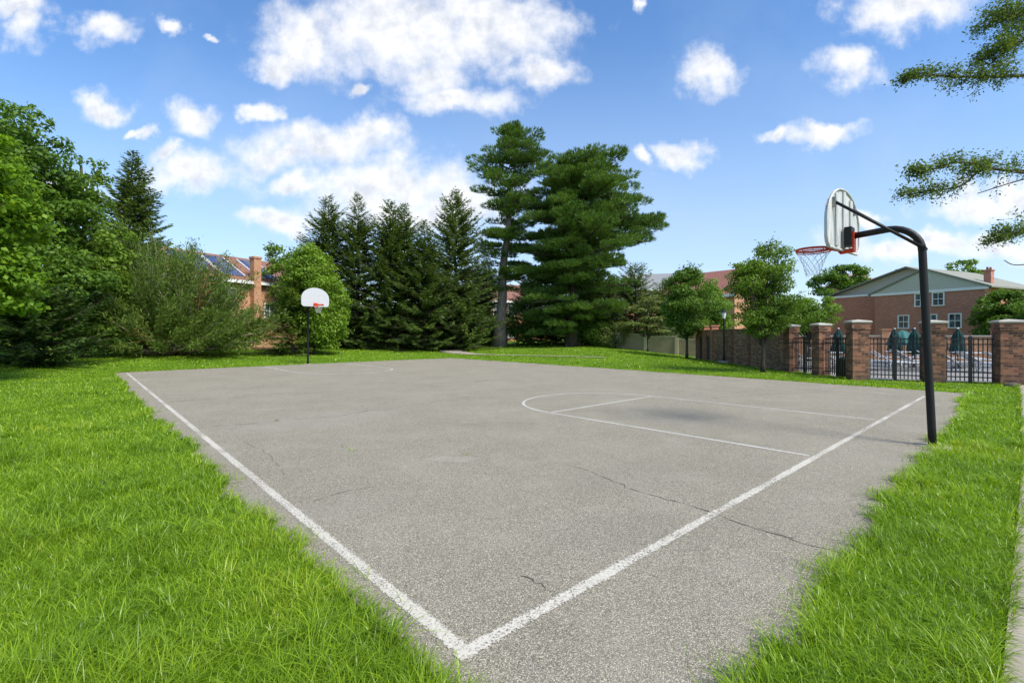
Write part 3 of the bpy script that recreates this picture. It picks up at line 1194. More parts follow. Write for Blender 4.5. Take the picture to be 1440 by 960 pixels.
def broadleaf(label, base, clumps, lmat, leaf, dens, trunk_r, trunk_h, bark='bark_dark', lean=(0, 0), seed=0, name='broadleaf_tree',
              asp=0.6, fill=6, subr=(0.22, 0.4), limbs=14, group=None, droop=0.25, cat='tree', up=0.5, twig=0):
    """clumps: big ellipsoids in local metres (x, y, z, rx, ry, rz); each is filled with small leaf clumps on its shell"""
    rng = np.random.default_rng(seed)
    t = thing(name, label, cat, tuple(base), 0, group)
    mb = MB()
    pts, rad = trunk_pts(rng, trunk_h, trunk_r, lean)
    mb.tube(pts, rad, 10)
    lv = Leaves()
    targets = []
    for (x, y, z, rx, ry, rz) in clumps:
        rr = np.array([rx, ry, rz])
        for k in range(fill):
            d = rdirs(rng, 1)[0]
            f = rng.uniform(0.35, 1.0) ** 0.6
            c = np.array([x, y, z]) + d * rr * f * 0.85
            if c[2] < 0.15:
                c[2] = 0.15 + abs(rng.normal(0, 0.1))
            s = rr * rng.uniform(*subr) * np.array([1.15, 1.15, 0.8])
            ar = (s[0] * s[1] + s[0] * s[2] + s[1] * s[2]) / 3 * 4 * PI
            clump_leaves(lv, rng, c, s, max(12, int(dens * 1.9 * ar)), leaf, up=up, droop=droop, asp=asp)
            targets.append(c)
    rng.shuffle(targets)
    for c in targets[:limbs]:
        zz = min(max(0.35 * c[2], trunk_h * 0.25), trunk_h * 0.97) if trunk_h > 0.8 else trunk_h * 0.6
        q = zz / trunk_h
        a = (lean[0] * q, lean[1] * q, zz)
        limb(mb, a, c, trunk_r * (1 - 0.75 * q) * 0.55, 0.012, rng)
    # loose leading shoots that break the outline
    for k in range(twig):
        c = targets[k % len(targets)]
        e = c + unit(np.array([[rng.normal(0, 0.5), rng.normal(0, 0.5), rng.uniform(0.4, 1.2)]]))[0] * rng.uniform(0.7, 1.5) * max(0.5, 0.35 * max(clumps[0][3:]))
        limb(mb, c, e, 0.02, 0.006, rng, 0.05, 5, 4)
        n = 26
        tt = rng.uniform(0.15, 1, n)[:, None]
        P = c + (e - c) * tt + rng.normal(0, 0.09, (n, 3))
        N = unit(rng.normal(0, 0.6, (n, 3)) + np.array([0, 0, 0.6]))
        D = unit(np.cross(N, rdirs(rng, n)))
        L = leaf * rng.uniform(0.7, 1.3, n)
        lv.add(*cards(P, D, N, L, L * asp, 0.1))
    mb.build('trunk', M[bark], t)
    lv.build('crown', M[lmat], t)
    return t


def spruce(label, base, h, r, lmat='lf_spruce', seed=0, skirt=0.3, dens=1.0, power=0.85, sway=0.0, group=None, name='spruce_tree', bark='bark_dark',
           gap=0.0, spray=0.34, elev_top=40, elev_bot=-4, tip=0.0, leader2=None):
    rng = np.random.default_rng(seed)
    t = thing(name, label, 'tree', tuple(base), 0, group)
    mb = MB()
    pts, rad = trunk_pts(rng, h * 0.985, 0.03 + h * 0.016, (sway, 0), 10, 1.3, 0.05)
    mb.tube(pts, rad, 8)
    lv = Leaves()

    def axis(zrel):
        return np.array([sway * zrel, 0, 0])
    z = skirt
    Ps, Ds, Ns, Ls, Ws = [], [], [], [], []
    while z < h - 0.12:
        q = z / h
        prof = (1 - q) ** power
        low = 0.72 + 0.28 * sstep(0.0, 0.18, q)
        nb = int(rng.integers(6, 9) if q < 0.8 else rng.integers(4, 6))
        a0 = rng.uniform(0, 2 * PI)
        for k in range(nb):
            if rng.uniform() < gap:
                continue
            L = r * prof * low * rng.uniform(0.68, 1.18) + 0.12
            az = a0 + 2 * PI * k / nb + rng.normal(0, 0.22)
            el = R(elev_bot + (elev_top - elev_bot) * q ** 1.2) + rng.normal(0, 0.10)
            hd = np.array([math.cos(az), math.sin(az), 0])
            zb = z + rng.normal(0, 0.09)
            P0 = axis(q) + np.array([0, 0, zb])
            n = max(4, int(L / 0.085 * dens))
            s = (np.arange(n) + rng.uniform(0, 1, n)) / n
            s = 0.1 + 0.9 * s
            curve = L * s * math.tan(el) + 0.16 * L * s ** 2.5 - 0.05 * L * s
            B = P0 + hd * (L * s)[:, None] + np.array([0, 0, 1.0]) * curve[:, None]
            if L > 0.7 and k % 2 == 0:
                mb.tube([P0, P0 + hd * L * 0.5 + np.array([0, 0, L * 0.5 * math.tan(el)]), P0 + hd * L * 0.92 + np.array([0, 0, L * 0.92 * math.tan(el) + 0.1 * L])],
                        [0.012 + 0.012 * L, 0.012 + 0.006 * L, 0.006], 4, False)
            for side in (-1, 1, 0):
                ang = az + side * rng.uniform(0.45, 1.15, n)
                D = np.stack([np.cos(ang), np.sin(ang), math.sin(el) * 0.6 + rng.normal(-0.12, 0.22, n)], 1)
                N = unit(np.array([0, 0, 1.0]) + rng.normal(0, 0.4, (n, 3)))
                ll = spray * (0.55 + 0.55 * (1 - s)) * rng.uniform(0.7, 1.35, n) * (0.6 + 0.5 * min(1, L / 1.5))
                Ps.append(B + rng.normal(0, 0.03, (n, 3)))
                Ds.append(D)
                Ns.append(N)
                Ls.append(ll)
                Ws.append(ll * rng.uniform(0.22, 0.36, n))
        z += (0.17 + 0.11 * (1 - q)) * rng.uniform(0.8, 1.25) / max(0.6, dens) ** 0.4
    # the leader
    n = 14
    s = rng.uniform(0.93, 1.0, n)
    Ps.append(axis(1.0) + np.stack([np.zeros(n), np.zeros(n), s * h], 1))
    Ds.append(np.stack([rng.normal(0, 0.5, n), rng.normal(0, 0.5, n), np.ones(n) * 0.9], 1))
    Ns.append(rdirs(rng, n))
    Ls.append(np.full(n, 0.24))
    Ws.append(np.full(n, 0.06))
    P, D, N = np.concatenate(Ps), np.concatenate(Ds), np.concatenate(Ns)
    lv.add(*cards(P, D, N, np.concatenate(Ls), np.concatenate(Ws), -0.15, 0.55))
    mb.build('trunk', M[bark], t)
    lv.build('crown', M[lmat], t)
    return t


def pine(label, base, h, trunk_r, branches, seed=0, lean=(0, 0), lmat='lf_pine', pads=1.0, group=None, bark='bark_grey'):
    """white pine; branches: (z, azimuth deg, length, rise) with foliage pads along their outer part"""
    rng = np.random.default_rng(seed)
    t = thing('pine_tree', label, 'tree', tuple(base), 0, group)
    mb = MB()
    pts, rad = trunk_pts(rng, h * 0.97, trunk_r, lean, 12, 1.55, 0.08)
    mb.tube(pts, rad, 12)
    lv = Leaves()
    for (z, azd, L, rise) in branches:
        q = z / h
        a = np.array([lean[0] * q, lean[1] * q, z])
        az = R(azd)
        hd = np.array([math.cos(az), math.sin(az), 0])
        sd = np.array([-math.sin(az), math.cos(az), 0])
        bp = [a + hd * L * s + np.array([0, 0, rise * L * (0.25 * s + 0.75 * s * s)]) + sd * 0.05 * L * math.sin(3 * s + azd) for s in np.linspace(0, 1, 7)]
        mb.tube(bp, [0.02 + 0.022 * L * (1 - 0.93 * s) for s in np.linspace(0, 1, 7)], 5, False)
        npad = max(2, int(L * 1.75 * pads))
        for k in range(npad):
            s = 0.20 + 0.82 * (k + rng.uniform(0, 1)) / npad
            ii_ = min(5, int(s * 6))
            fr = s * 6 - ii_
            c = bp[ii_] + (bp[ii_ + 1] - bp[ii_]) * fr
            c = c + sd * rng.normal(0, 0.15 * L) + np.array([0, 0, rng.uniform(0.0, 0.28)])
            pr = rng.uniform(0.34, 0.68) * (0.8 + 0.09 * L)
            nt = int(62 * (pr / 0.6) ** 1.6)
            off = rdirs(rng, nt) * np.array([1.2, 1.2, 0.36]) * pr * (rng.uniform(0.35, 1, nt) ** 0.4)[:, None]
            tp = c + off
            # each tuft: a brush of needles pointing up and outward
            m = 7
            TP = np.repeat(tp, m, 0)
            main = unit(hd * 0.55 + np.array([0, 0, 0.75]) + off / pr * 0.7)
            D = unit(np.repeat(main, m, 0) + rng.normal(0, 0.36, (nt * m, 3)))
            N = rdirs(rng, nt * m)
            ln = rng.uniform(0.18, 0.42, nt * m)
            lv.add(*cards(TP, D, N, ln, ln * 0.12, 0, 0.6))
    mb.build('trunk', M[bark], t)
    lv.build('crown', M[lmat], t)
    return t


# ------------------------------------------------------------------ trees on the left
def loc(px, Y):
    return at(px, Y)


# bright maple at the left edge
b = V3(-17.3, 13.4, float(H(-17.3, 13.4)))
broadleaf('bright yellow green maple at the left edge, nearest of the trees', b,
          [(0, 0, 5.6, 2.5, 2.6, 1.5), (1.2, 0.2, 4.3, 2.3, 2.3, 1.4), (-0.8, -0.5, 4.3, 2.3, 2.4, 1.4), (1.7, 0.1, 2.7, 1.75, 1.9, 1.05), (0.0, -0.6, 2.8, 2.0, 2.2, 1.2), (0.5, 0.0, 6.8, 1.4, 1.5, 0.9), (0.3, 0.2, 5.0, 2.5, 2.4, 2.0), (1.7, 0, 6.7, 1.4, 1.4, 1.1), (2.1, 0.2, 5.5, 1.5, 1.5, 1.2), (0.6, 0.1, 3.5, 2.4, 2.3, 1.6), (-0.6, 0.4, 6.4, 1.9, 1.8, 1.2)],
          'lf_maple', 0.145, 36, 0.22, 4.6, 'bark_grey', seed=21, name='maple_tree', asp=0.8, fill=30, subr=(0.2, 0.38), limbs=22, twig=6, up=0.7)
# tall dark tree behind it
b = loc(35, 22)
broadleaf('tall dark green tree with ragged twigs at the top, behind the maple', b,
          [(0.2, 0, 10.6, 1.5, 1.6, 1.4), (-1.2, 0, 9.4, 1.9, 2, 1.5), (0.8, 0, 8.6, 2.1, 2.1, 1.6), (0.2, 0, 6.6, 2.6, 2.5, 1.8), (-2.0, 0, 6.0, 2.4, 2.4, 1.8), (1.2, 0, 4.6, 2.4, 2.4, 1.7), (-1.0, 0, 3.4, 2.8, 2.5, 1.6), (0.9, -0.3, 2.6, 2.3, 2.2, 1.4), (-1.0, 0, 8.2, 2.4, 2.2, 1.7), (0.4, 0, 7.6, 2.4, 2.3, 1.8), (-0.6, 0, 5.2, 2.8, 2.5, 1.9), (2.2, 0, 3.4, 1.9, 2, 1.5)],
          'lf_dark', 0.19, 20, 0.24, 9.5, seed=22, name='beech_tree', fill=19, subr=(0.2, 0.36), limbs=26, twig=34)
b = loc(118, 24)
broadleaf('dark green tree with a thin leafy leader, beside the big juniper', b,
          [(0.2, 0, 9.0, 1.0, 1.1, 1.2), (-0.3, 0, 7.6, 1.5, 1.6, 1.3), (0.3, 0, 6.2, 1.8, 1.8, 1.5), (-0.1, 0, 4.6, 1.9, 1.9, 1.5), (0.3, 0, 3.0, 2.0, 2.0, 1.3), (0.2, -0.2, 1.7, 2.0, 1.9, 1.1), (-0.2, 0.3, 5.4, 2.2, 1.9, 1.5), (0.6, 0.3, 3.8, 2.0, 1.9, 1.5)],
          'lf_mid', 0.20, 19, 0.22, 9.6, seed=23, name='beech_tree', fill=15, subr=(0.2, 0.36), limbs=20, twig=22)
spruce('blackish yew spreading to the ground under the maple', loc(48, 19.6), 3.3, 3.3, 'lf_yew', seed=24, skirt=0.05, dens=1.3, power=0.6, name='yew_tree', elev_bot=4, elev_top=30)
spruce('lone spire shaped spruce between the left trees and the juniper', loc(187, 34), 14.0, 3.9, 'lf_spruce_l', seed=25, skirt=0.6, dens=1.0, power=0.8, spray=0.42)


def juniper():
    rng = np.random.default_rng(31)
    base = loc(236, 27)
    t = thing('juniper_tree', 'wide sprawling olive juniper with bare grey stems and rusty sprays', 'tree', tuple(base))
    mb, lv, rl = MB(), Leaves(), Leaves()
    for k in range(230):
        az = rng.uniform(0, 2 * PI)
        el = rng.uniform(R(4), R(80))
        if k < 34:
            az = rng.uniform(-1.0, 0.7)
            el = rng.uniform(R(3), R(30))
        top = 6.9 if math.cos(az) < 0.4 else 5.5
        L = 1 / math.sqrt((math.cos(el) / 5.1) ** 2 + (math.sin(el) / top) ** 2) * rng.uniform(0.72, 1.1)
        hd = np.array([math.cos(az), math.sin(az) * 0.85, 0])
        a = np.array([rng.normal(0, 0.5), rng.normal(0, 0.4), 0.05])
        if k < 34:
            a = a + np.array([0.6, -0.2, 0.1])
        wob = rng.normal(0, 0.14, (9, 3))
        ss = np.linspace(0, 1, 9)
        pts = [a + hd * L * math.cos(el) * s + np.array([0, 0, L * math.sin(el) * (0.6 * s + 0.4 * s * s)]) + wob[i] * s for i, s in enumerate(ss)]
        mb.tube(pts, [0.055 * (1 - 0.85 * s) + 0.007 for s in ss], 5, False)
        s0 = 0.55 if el < R(25) else 0.3
        n = int((170 if el > R(25) else 95) * L / 5)
        for side in range(4):
            s = rng.uniform(s0, 1.04, n) if k >= 20 else rng.uniform(0.68, 1.05, n)
            i0 = np.clip((s * 8).astype(int), 0, 7)
            pa = np.array(pts)
            P = pa[i0] + (pa[i0 + 1] - pa[i0]) * (s * 8 - i0)[:, None] + rng.normal(0, 0.16, (n, 3))
            D = unit(pa[i0 + 1] - pa[i0]) * 0.8 + rng.normal(0, 0.5, (n, 3)) + np.array([0, 0, 0.25])
            ll = rng.uniform(0.10, 0.28, n)
            (rl if (k % 23 == 0 and side < 2) else lv).add(*cards(P, D, rdirs(rng, n), ll, ll * 0.22, 0, 0.55))
    mb.build('trunk', M['bark_pale'], t)
    lv.build('crown', M['lf_juniper'], t)
    r = rl.build('dead_foliage', M['lf_rust'], t)
    tag(r, 'rust brown dead sprays')


juniper()

# vine covered arborvitae behind the far hoop
b = loc(438, 30)
broadleaf('dense rounded arborvitae lit yellow green, right behind the far hoop', b,
          [(0, 0, 5.75, 1.25, 1.3, 1.15), (0.05, 0, 4.9, 1.8, 1.7, 1.3), (0.1, 0, 3.9, 2.05, 1.8, 1.4), (0.2, 0, 3.2, 1.85, 1.8, 1.5), (0.5, 0, 1.9, 1.75, 1.7, 1.3), (-0.4, 0, 2.4, 1.9, 1.7, 1.5), (0.9, -0.3, 1.3, 1.35, 1.2, 1.0)],
          'lf_arbor', 0.16, 44, 0.2, 4.0, seed=33, name='arborvitae_tree', fill=34, subr=(0.24, 0.4), limbs=6, asp=0.5, droop=-0.2)
spruce('dark shaggy conifer with drooping boughs, left of the rounded arborvitae', loc(412, 29), 4.6, 2.0, 'lf_juniper', seed=34, skirt=0.15, dens=1.1, power=0.5, name='cypress_tree', gap=0.15, elev_bot=-8)
broadleaf('pale green open tree rising behind the rounded arborvitae', loc(397, 44),
          [(0, 0, 8.6, 1.7, 1.6, 1.0), (0.5, 0, 7.4, 2.0, 1.8, 1.1), (-0.6, 0, 6.2, 1.8, 1.8, 1.2), (0.6, 0, 5, 1.9, 1.8, 1.2)],
          'lf_mid', 0.26, 9, 0.16, 7.0, seed=35, name='broadleaf_tree', fill=10, limbs=14, twig=8)

# the row of spruces
rowg = None
spruce('first spruce of the row, right behind the rounded arborvitae', loc(462, 38), zy(277, 38) - 0.5, 4.6, seed=41, skirt=0.2, power=0.82, name='spruce_tree', dens=1.05)
spruce('second spruce of the row, with the slender pointed top', loc(503, 37), zy(273, 37) - 0.5, 4.3, seed=42, skirt=0.15, power=0.92, dens=1.05)
spruce('third spruce of the row, its top beside a twin', loc(549, 37), zy(281, 37) - 0.5, 4.4, seed=43, skirt=0.15, power=0.82, dens=1.05)
spruce('narrow twin of the third spruce in the row', loc(568, 38.3), zy(286, 38.3) - 0.5, 3.8, seed=44, skirt=0.3, power=0.8, dens=1.0)
spruce('lowest topped spruce, between the twin tops and the open topped spruce', loc(597, 36.6), zy(308, 36.6) - 0.5, 4.5, seed=45, skirt=0.1, power=0.95, dens=1.1)
spruce('open topped pale spruce at the end of the row, left of the pines', loc(641, 39), zy(267, 39) - 0.55, 4.4, 'lf_spruce_l', seed=46, skirt=0.3, power=0.72, gap=0.1, spray=0.38)
spruce('low spreading hemlock in front of the row, left of the bare pine trunk', loc(652, 37), 3.9, 3.4, 'lf_spruce', seed=47, skirt=0.1, power=0.55, name='hemlock_tree', elev_bot=2, elev_top=25)


# ------------------------------------------------------------------ the two white pines
def pine1():
    rng = np.random.default_rng(51)
    br = []
    base = loc(702, 41)
    h = zy(176, 41) - base[2]
    # (height above ground, reach to the left, reach to the right) from the outline in the photo
    prof = [(5.0, 1.2, 1.2), (6.1, 2.2, 2.0), (7.3, 2.8, 2.6), (8.5, 2.9, 2.8), (9.7, 2.7, 2.8), (10.9, 1.8, 2.6), (12.1, 2.0, 3.0), (13.2, 3.2, 3.0), (14.3, 3.6, 2.6),
            (15.4, 3.2, 3.4), (16.4, 2.2, 3.8), (17.2, 1.3, 3.0), (17.9, 0.9, 1.5), (18.5, 0.5, 0.7)]
    for (z, l, r) in prof:
        n = 8
        for k in range(n):
            az = 137 * z + 360 * k / n + rng.normal(0, 14)
            cs = math.cos(R(az))
            reach = (r if cs > 0 else l) * abs(cs) + (l + r) / 2 * 0.8 * (1 - abs(cs))
            L = reach * rng.uniform(0.62, 1.05)
            rise = 0.14 + 0.6 * sstep(0.6, 1.0, z / h) + rng.normal(0, 0.06)
            if L > 0.4 and rng.uniform() > (0.12 if z > 8 else 0.3):
                br.append((z + rng.normal(0, 0.4) - 0.12 * L, az, L, float(rise * 0.62)))
    pine('taller white pine with a bare grey trunk and lopsided crown', base, h, 0.5, br, 52, (1.1, 0))


def pine2():
    rng = np.random.default_rng(53)
    br = []
    base = loc(803, 39.5)
    h = zy(224, 39.5) - base[2]
    prof = [(1.4, 3.4, 3.4), (2.3, 4.2, 4.6), (3.3, 4.4, 5.2), (4.3, 4.3, 5.0), (5.3, 4.3, 5.2), (6.2, 4.3, 5.6), (7.1, 4.3, 5.8), (7.9, 4.3, 6.6), (8.7, 4.3, 7.8), (9.5, 4.3, 8.0), (10.3, 4.3, 8.0),
            (11.1, 4.2, 7.4), (11.9, 4.1, 6.8), (12.7, 3.9, 5.8), (13.5, 3.7, 5.4), (14.1, 3.2, 4.8), (14.7, 2.6, 4.0), (15.1, 1.8, 2.8)]
    for (z, l, r) in prof:
        n = 10 if z > 6.5 else 12
        for k in range(n):
            az = 139 * z + 360 * k / n + rng.normal(0, 14)
            cs = math.cos(R(az))
            reach = (r if cs > 0 else l) * abs(cs) + (l + r) / 2 * 0.75 * (1 - abs(cs))
            L = reach * rng.uniform(0.6, 1.04)
            rise = -0.02 + 0.17 * sstep(0.2, 0.6, z / h) + 0.25 * sstep(0.75, 1.0, z / h) + rng.normal(0, 0.07)
            if L > 0.4 and rng.uniform() > 0.14:
                br.append((z + rng.normal(0, 0.4), az, L, float(rise * 0.7)))
    pine('broad white pine with layered boughs down to the lawn', base, h, 0.46, br, 54, (0.3, 0), bark='bark_dark')


pine1()
pine2()

# undergrowth and small trees behind and right of the pines
def bush(label, px, Y, rx, rz, lmat, seed, leaf=0.14, dens=26, name='shrub', fill=22, ry=None, asp=0.6, group=None):
    return broadleaf(label, loc(px, Y), [(0, 0, rz * 0.5, rx, ry or rx, rz * 0.55), (rx * 0.35, 0, rz * 0.35, rx * 0.7, rx * 0.7, rz * 0.4), (-rx * 0.4, 0, rz * 0.35, rx * 0.65, rx * 0.7, rz * 0.4)],
                     lmat, leaf, dens, 0.06, 0.5 * rz, seed=seed, name=name, fill=fill // 2, subr=(0.25, 0.42), limbs=8, cat='shrub', asp=asp, group=group)


bush('dark shrub just right of the bare pine trunk', 727, 42.5, 1.7, 4.6, 'lf_dark', 61)
bush('dusty green shrub in the shade between the two pines', 748, 43, 1.6, 2.2, 'lf_dark', 62)
bush('green shrub filling the gap behind the bare pine trunk', 680, 45, 2.0, 3.4, 'lf_mid', 63)
bush('shaded shrub right of the broad pine trunk', 838, 39.5, 1.7, 2.6, 'lf_dark', 64)
bush('grey green leafy shrub in front of the tan fence, under the broad pine', 866, 37.3, 1.3, 2.3, 'lf_pale', 65, leaf=0.16, dens=14)
spruce('young dark conifer between the broad pine and the dark lawn tree', loc(893, 39.5), 7.0, 2.8, 'lf_spruce_l', seed=66, skirt=0.6, power=0.6, name='fir_tree')
broadleaf('dogwood with flat yellow green tiers in front of the tan fence', loc(910, 36),
          [(0.3, 0, 3.9, 1.2, 1.2, 0.35), (0.0, 0, 3.2, 1.7, 1.5, 0.35), (0.6, 0, 2.5, 1.8, 1.6, 0.3), (-0.5, 0, 2.0, 1.8, 1.6, 0.3), (1.1, 0, 1.55, 1.6, 1.4, 0.25)],
          'lf_pale', 0.17, 22, 0.1, 3.4, seed=67, name='dogwood_tree', fill=12, subr=(0.24, 0.42), limbs=16, up=1.2)
broadleaf('olive tree crown showing above the broad pine\'s lower right boughs', loc(868, 43), [(0, 0, 4.6, 2.2, 1.6, 1.6), (-1.2, 0, 5.6, 1.6, 1.5, 1.3)], 'lf_pale', 0.22, 12, 0.14, 4.5, seed=68, fill=12)

for k, (px, Y, h_, r_, lm_, lab) in enumerate(((612, 44, 8.0, 2.8, 'lf_spruce', 'dark fir deep in the gap between the spruce row and the bare pine trunk'),
                                            (668, 47, 8.2, 3.0, 'lf_spruce', 'dark fir behind and left of the bare pine trunk'),
                                            (684, 46, 9.0, 1.7, 'lf_spruce', 'slim dark fir peeping out just left of the bare pine trunk'),
                                            (745, 46, 7.6, 2.8, 'lf_spruce', 'dark fir behind, between the two pine trunks'),
                                            (782, 45, 6.0, 2.8, 'lf_spruce', 'dark fir close behind the broad pine trunk, on its left'),
                                            (826, 44, 6.4, 2.8, 'lf_spruce', 'dark fir close behind the broad pine trunk, on its right'),
                                            (862, 46, 6.4, 2.8, 'lf_spruce_l', 'pale fir behind the olive crown right of the broad pine'))):
    spruce(lab, loc(px, Y), h_, r_, lm_, seed=160 + k, skirt=0.1, power=0.6, name='fir_tree')
spruce('small fir behind the dogwood, left of the dark oval lawn tree', loc(928, 41), 5.6, 2.6, 'lf_spruce', seed=171, skirt=0.2, power=0.6, name='fir_tree')
# lawn trees by the wall
broadleaf('dark oval lawn tree on a thin trunk, left of the lamp post', loc(966, 30),
          [(0, 0, 2.2, 1.3, 1.35, 0.9), (0, 0, 2.9, 1.7, 1.6, 1.0), (0.1, 0, 3.5, 1.85, 1.8, 1.2), (-0.1, 0, 4.4, 1.6, 1.6, 1.0), (0.05, 0, 5.2, 0.9, 0.9, 0.6)],
          'lf_dark', 0.13, 44, 0.085, 4.4, seed=71, name='zelkova_tree', fill=24, subr=(0.22, 0.38), limbs=26, twig=34)
broadleaf('sunlit yellow green tree behind the dark oval lawn tree', loc(996, 34),
          [(0, 0, 4.6, 1.3, 1.3, 0.9), (0.2, 0, 3.4, 1.8, 1.7, 1.2), (0.6, 0, 2.4, 1.5, 1.5, 1.0)], 'lf_bright', 0.16, 30, 0.09, 4.0, seed=72, name='zelkova_tree', fill=15, limbs=16, twig=5)
broadleaf('vase shaped lawn tree in front of the brick wall, nearest the court', loc(1073, 19),
          [(0, 0, 1.75, 0.7, 0.7, 0.5), (0.3, 0, 2.2, 1.1, 1.0, 0.6), (-0.35, 0, 2.3, 1.0, 1.0, 0.6), (0.1, 0, 2.8, 1.4, 1.3, 0.8), (-0.15, 0, 3.5, 1.45, 1.4, 0.85), (0.25, 0, 4.2, 1.2, 1.2, 0.65), (-0.55, 0, 4.1, 0.8, 0.8, 0.5), (0.4, 0, 4.85, 0.75, 0.75, 0.42)],
          'lf_mid', 0.085, 78, 0.08, 4.0, 'bark_dark', seed=73, name='zelkova_tree', fill=21, subr=(0.22, 0.38), limbs=34, twig=48)
broadleaf('bright spreading tree behind the brick wall, under the near rim', at(1138, 27, 0),
          [(0, 0, 2.6, 1.6, 1.5, 1.1), (0.3, 0, 3.3, 1.0, 1.0, 0.8), (-0.9, 0, 2.2, 1.0, 1.0, 0.8)], 'lf_bright', 0.14, 36, 0.1, 2.6, seed=74, name='cherry_tree', fill=16, limbs=14)
broadleaf('tall dark round tree left of the gabled brick house', at(1190, 66, 0),
          [(0, 0, 10.0, 2.9, 2.4, 1.9), (-1.8, 0, 8.4, 3.0, 2.6, 2.1), (1.8, 0, 8.3, 2.8, 2.4, 2.0), (0.2, 0, 4.8, 3.6, 2.8, 2.0), (0, 0, 2.4, 3.6, 2.6, 1.8)], 'lf_dark', 0.36, 11, 0.28, 7.5, seed=75, name='oak_tree', fill=13)
broadleaf('leafy tree showing over the ridge of the gabled brick house', at(1347, 66, 0),
          [(0, 0, 10.8, 2.3, 2, 1.5), (-1.6, 0, 9.6, 1.8, 2, 1.4), (1.8, 0, 9.4, 1.9, 2, 1.4), (0, 0, 6.5, 3, 2.4, 1.8)], 'lf_mid', 0.34, 9, 0.3, 8.0, seed=76, name='oak_tree', fill=10)
broadleaf('dense dark holly standing against the gabled brick house', at(1410, 38, 0),
          [(0, 0, 4.1, 1.5, 1.5, 1.3), (0.2, 0, 2.9, 2.3, 2.1, 1.5), (0.1, 0, 1.6, 2.4, 2.2, 1.4)], 'lf_dark', 0.19, 34, 0.16, 3.4, seed=77, name='holly_tree', fill=26)
broadleaf('dark holly cut by the right edge of the photo', at(1452, 35, 0),
          [(0, 0, 3.2, 1.6, 1.5, 1.3), (0.2, 0, 2.0, 2.0, 1.8, 1.4)], 'lf_dark', 0.17, 32, 0.16, 3.0, seed=78, name='holly_tree', fill=16)
bush('low bright bush at the foot of the gabled brick house', 1222, 40, 1.3, 1.5, 'lf_bright', 79)
bush('round bush by the corner of the gabled brick house', 1138, 37, 1.5, 1.2, 'lf_bright', 80)
bush('dark bush beneath the solar panelled house', 318, 37, 1.2, 1.9, 'lf_dark', 81)


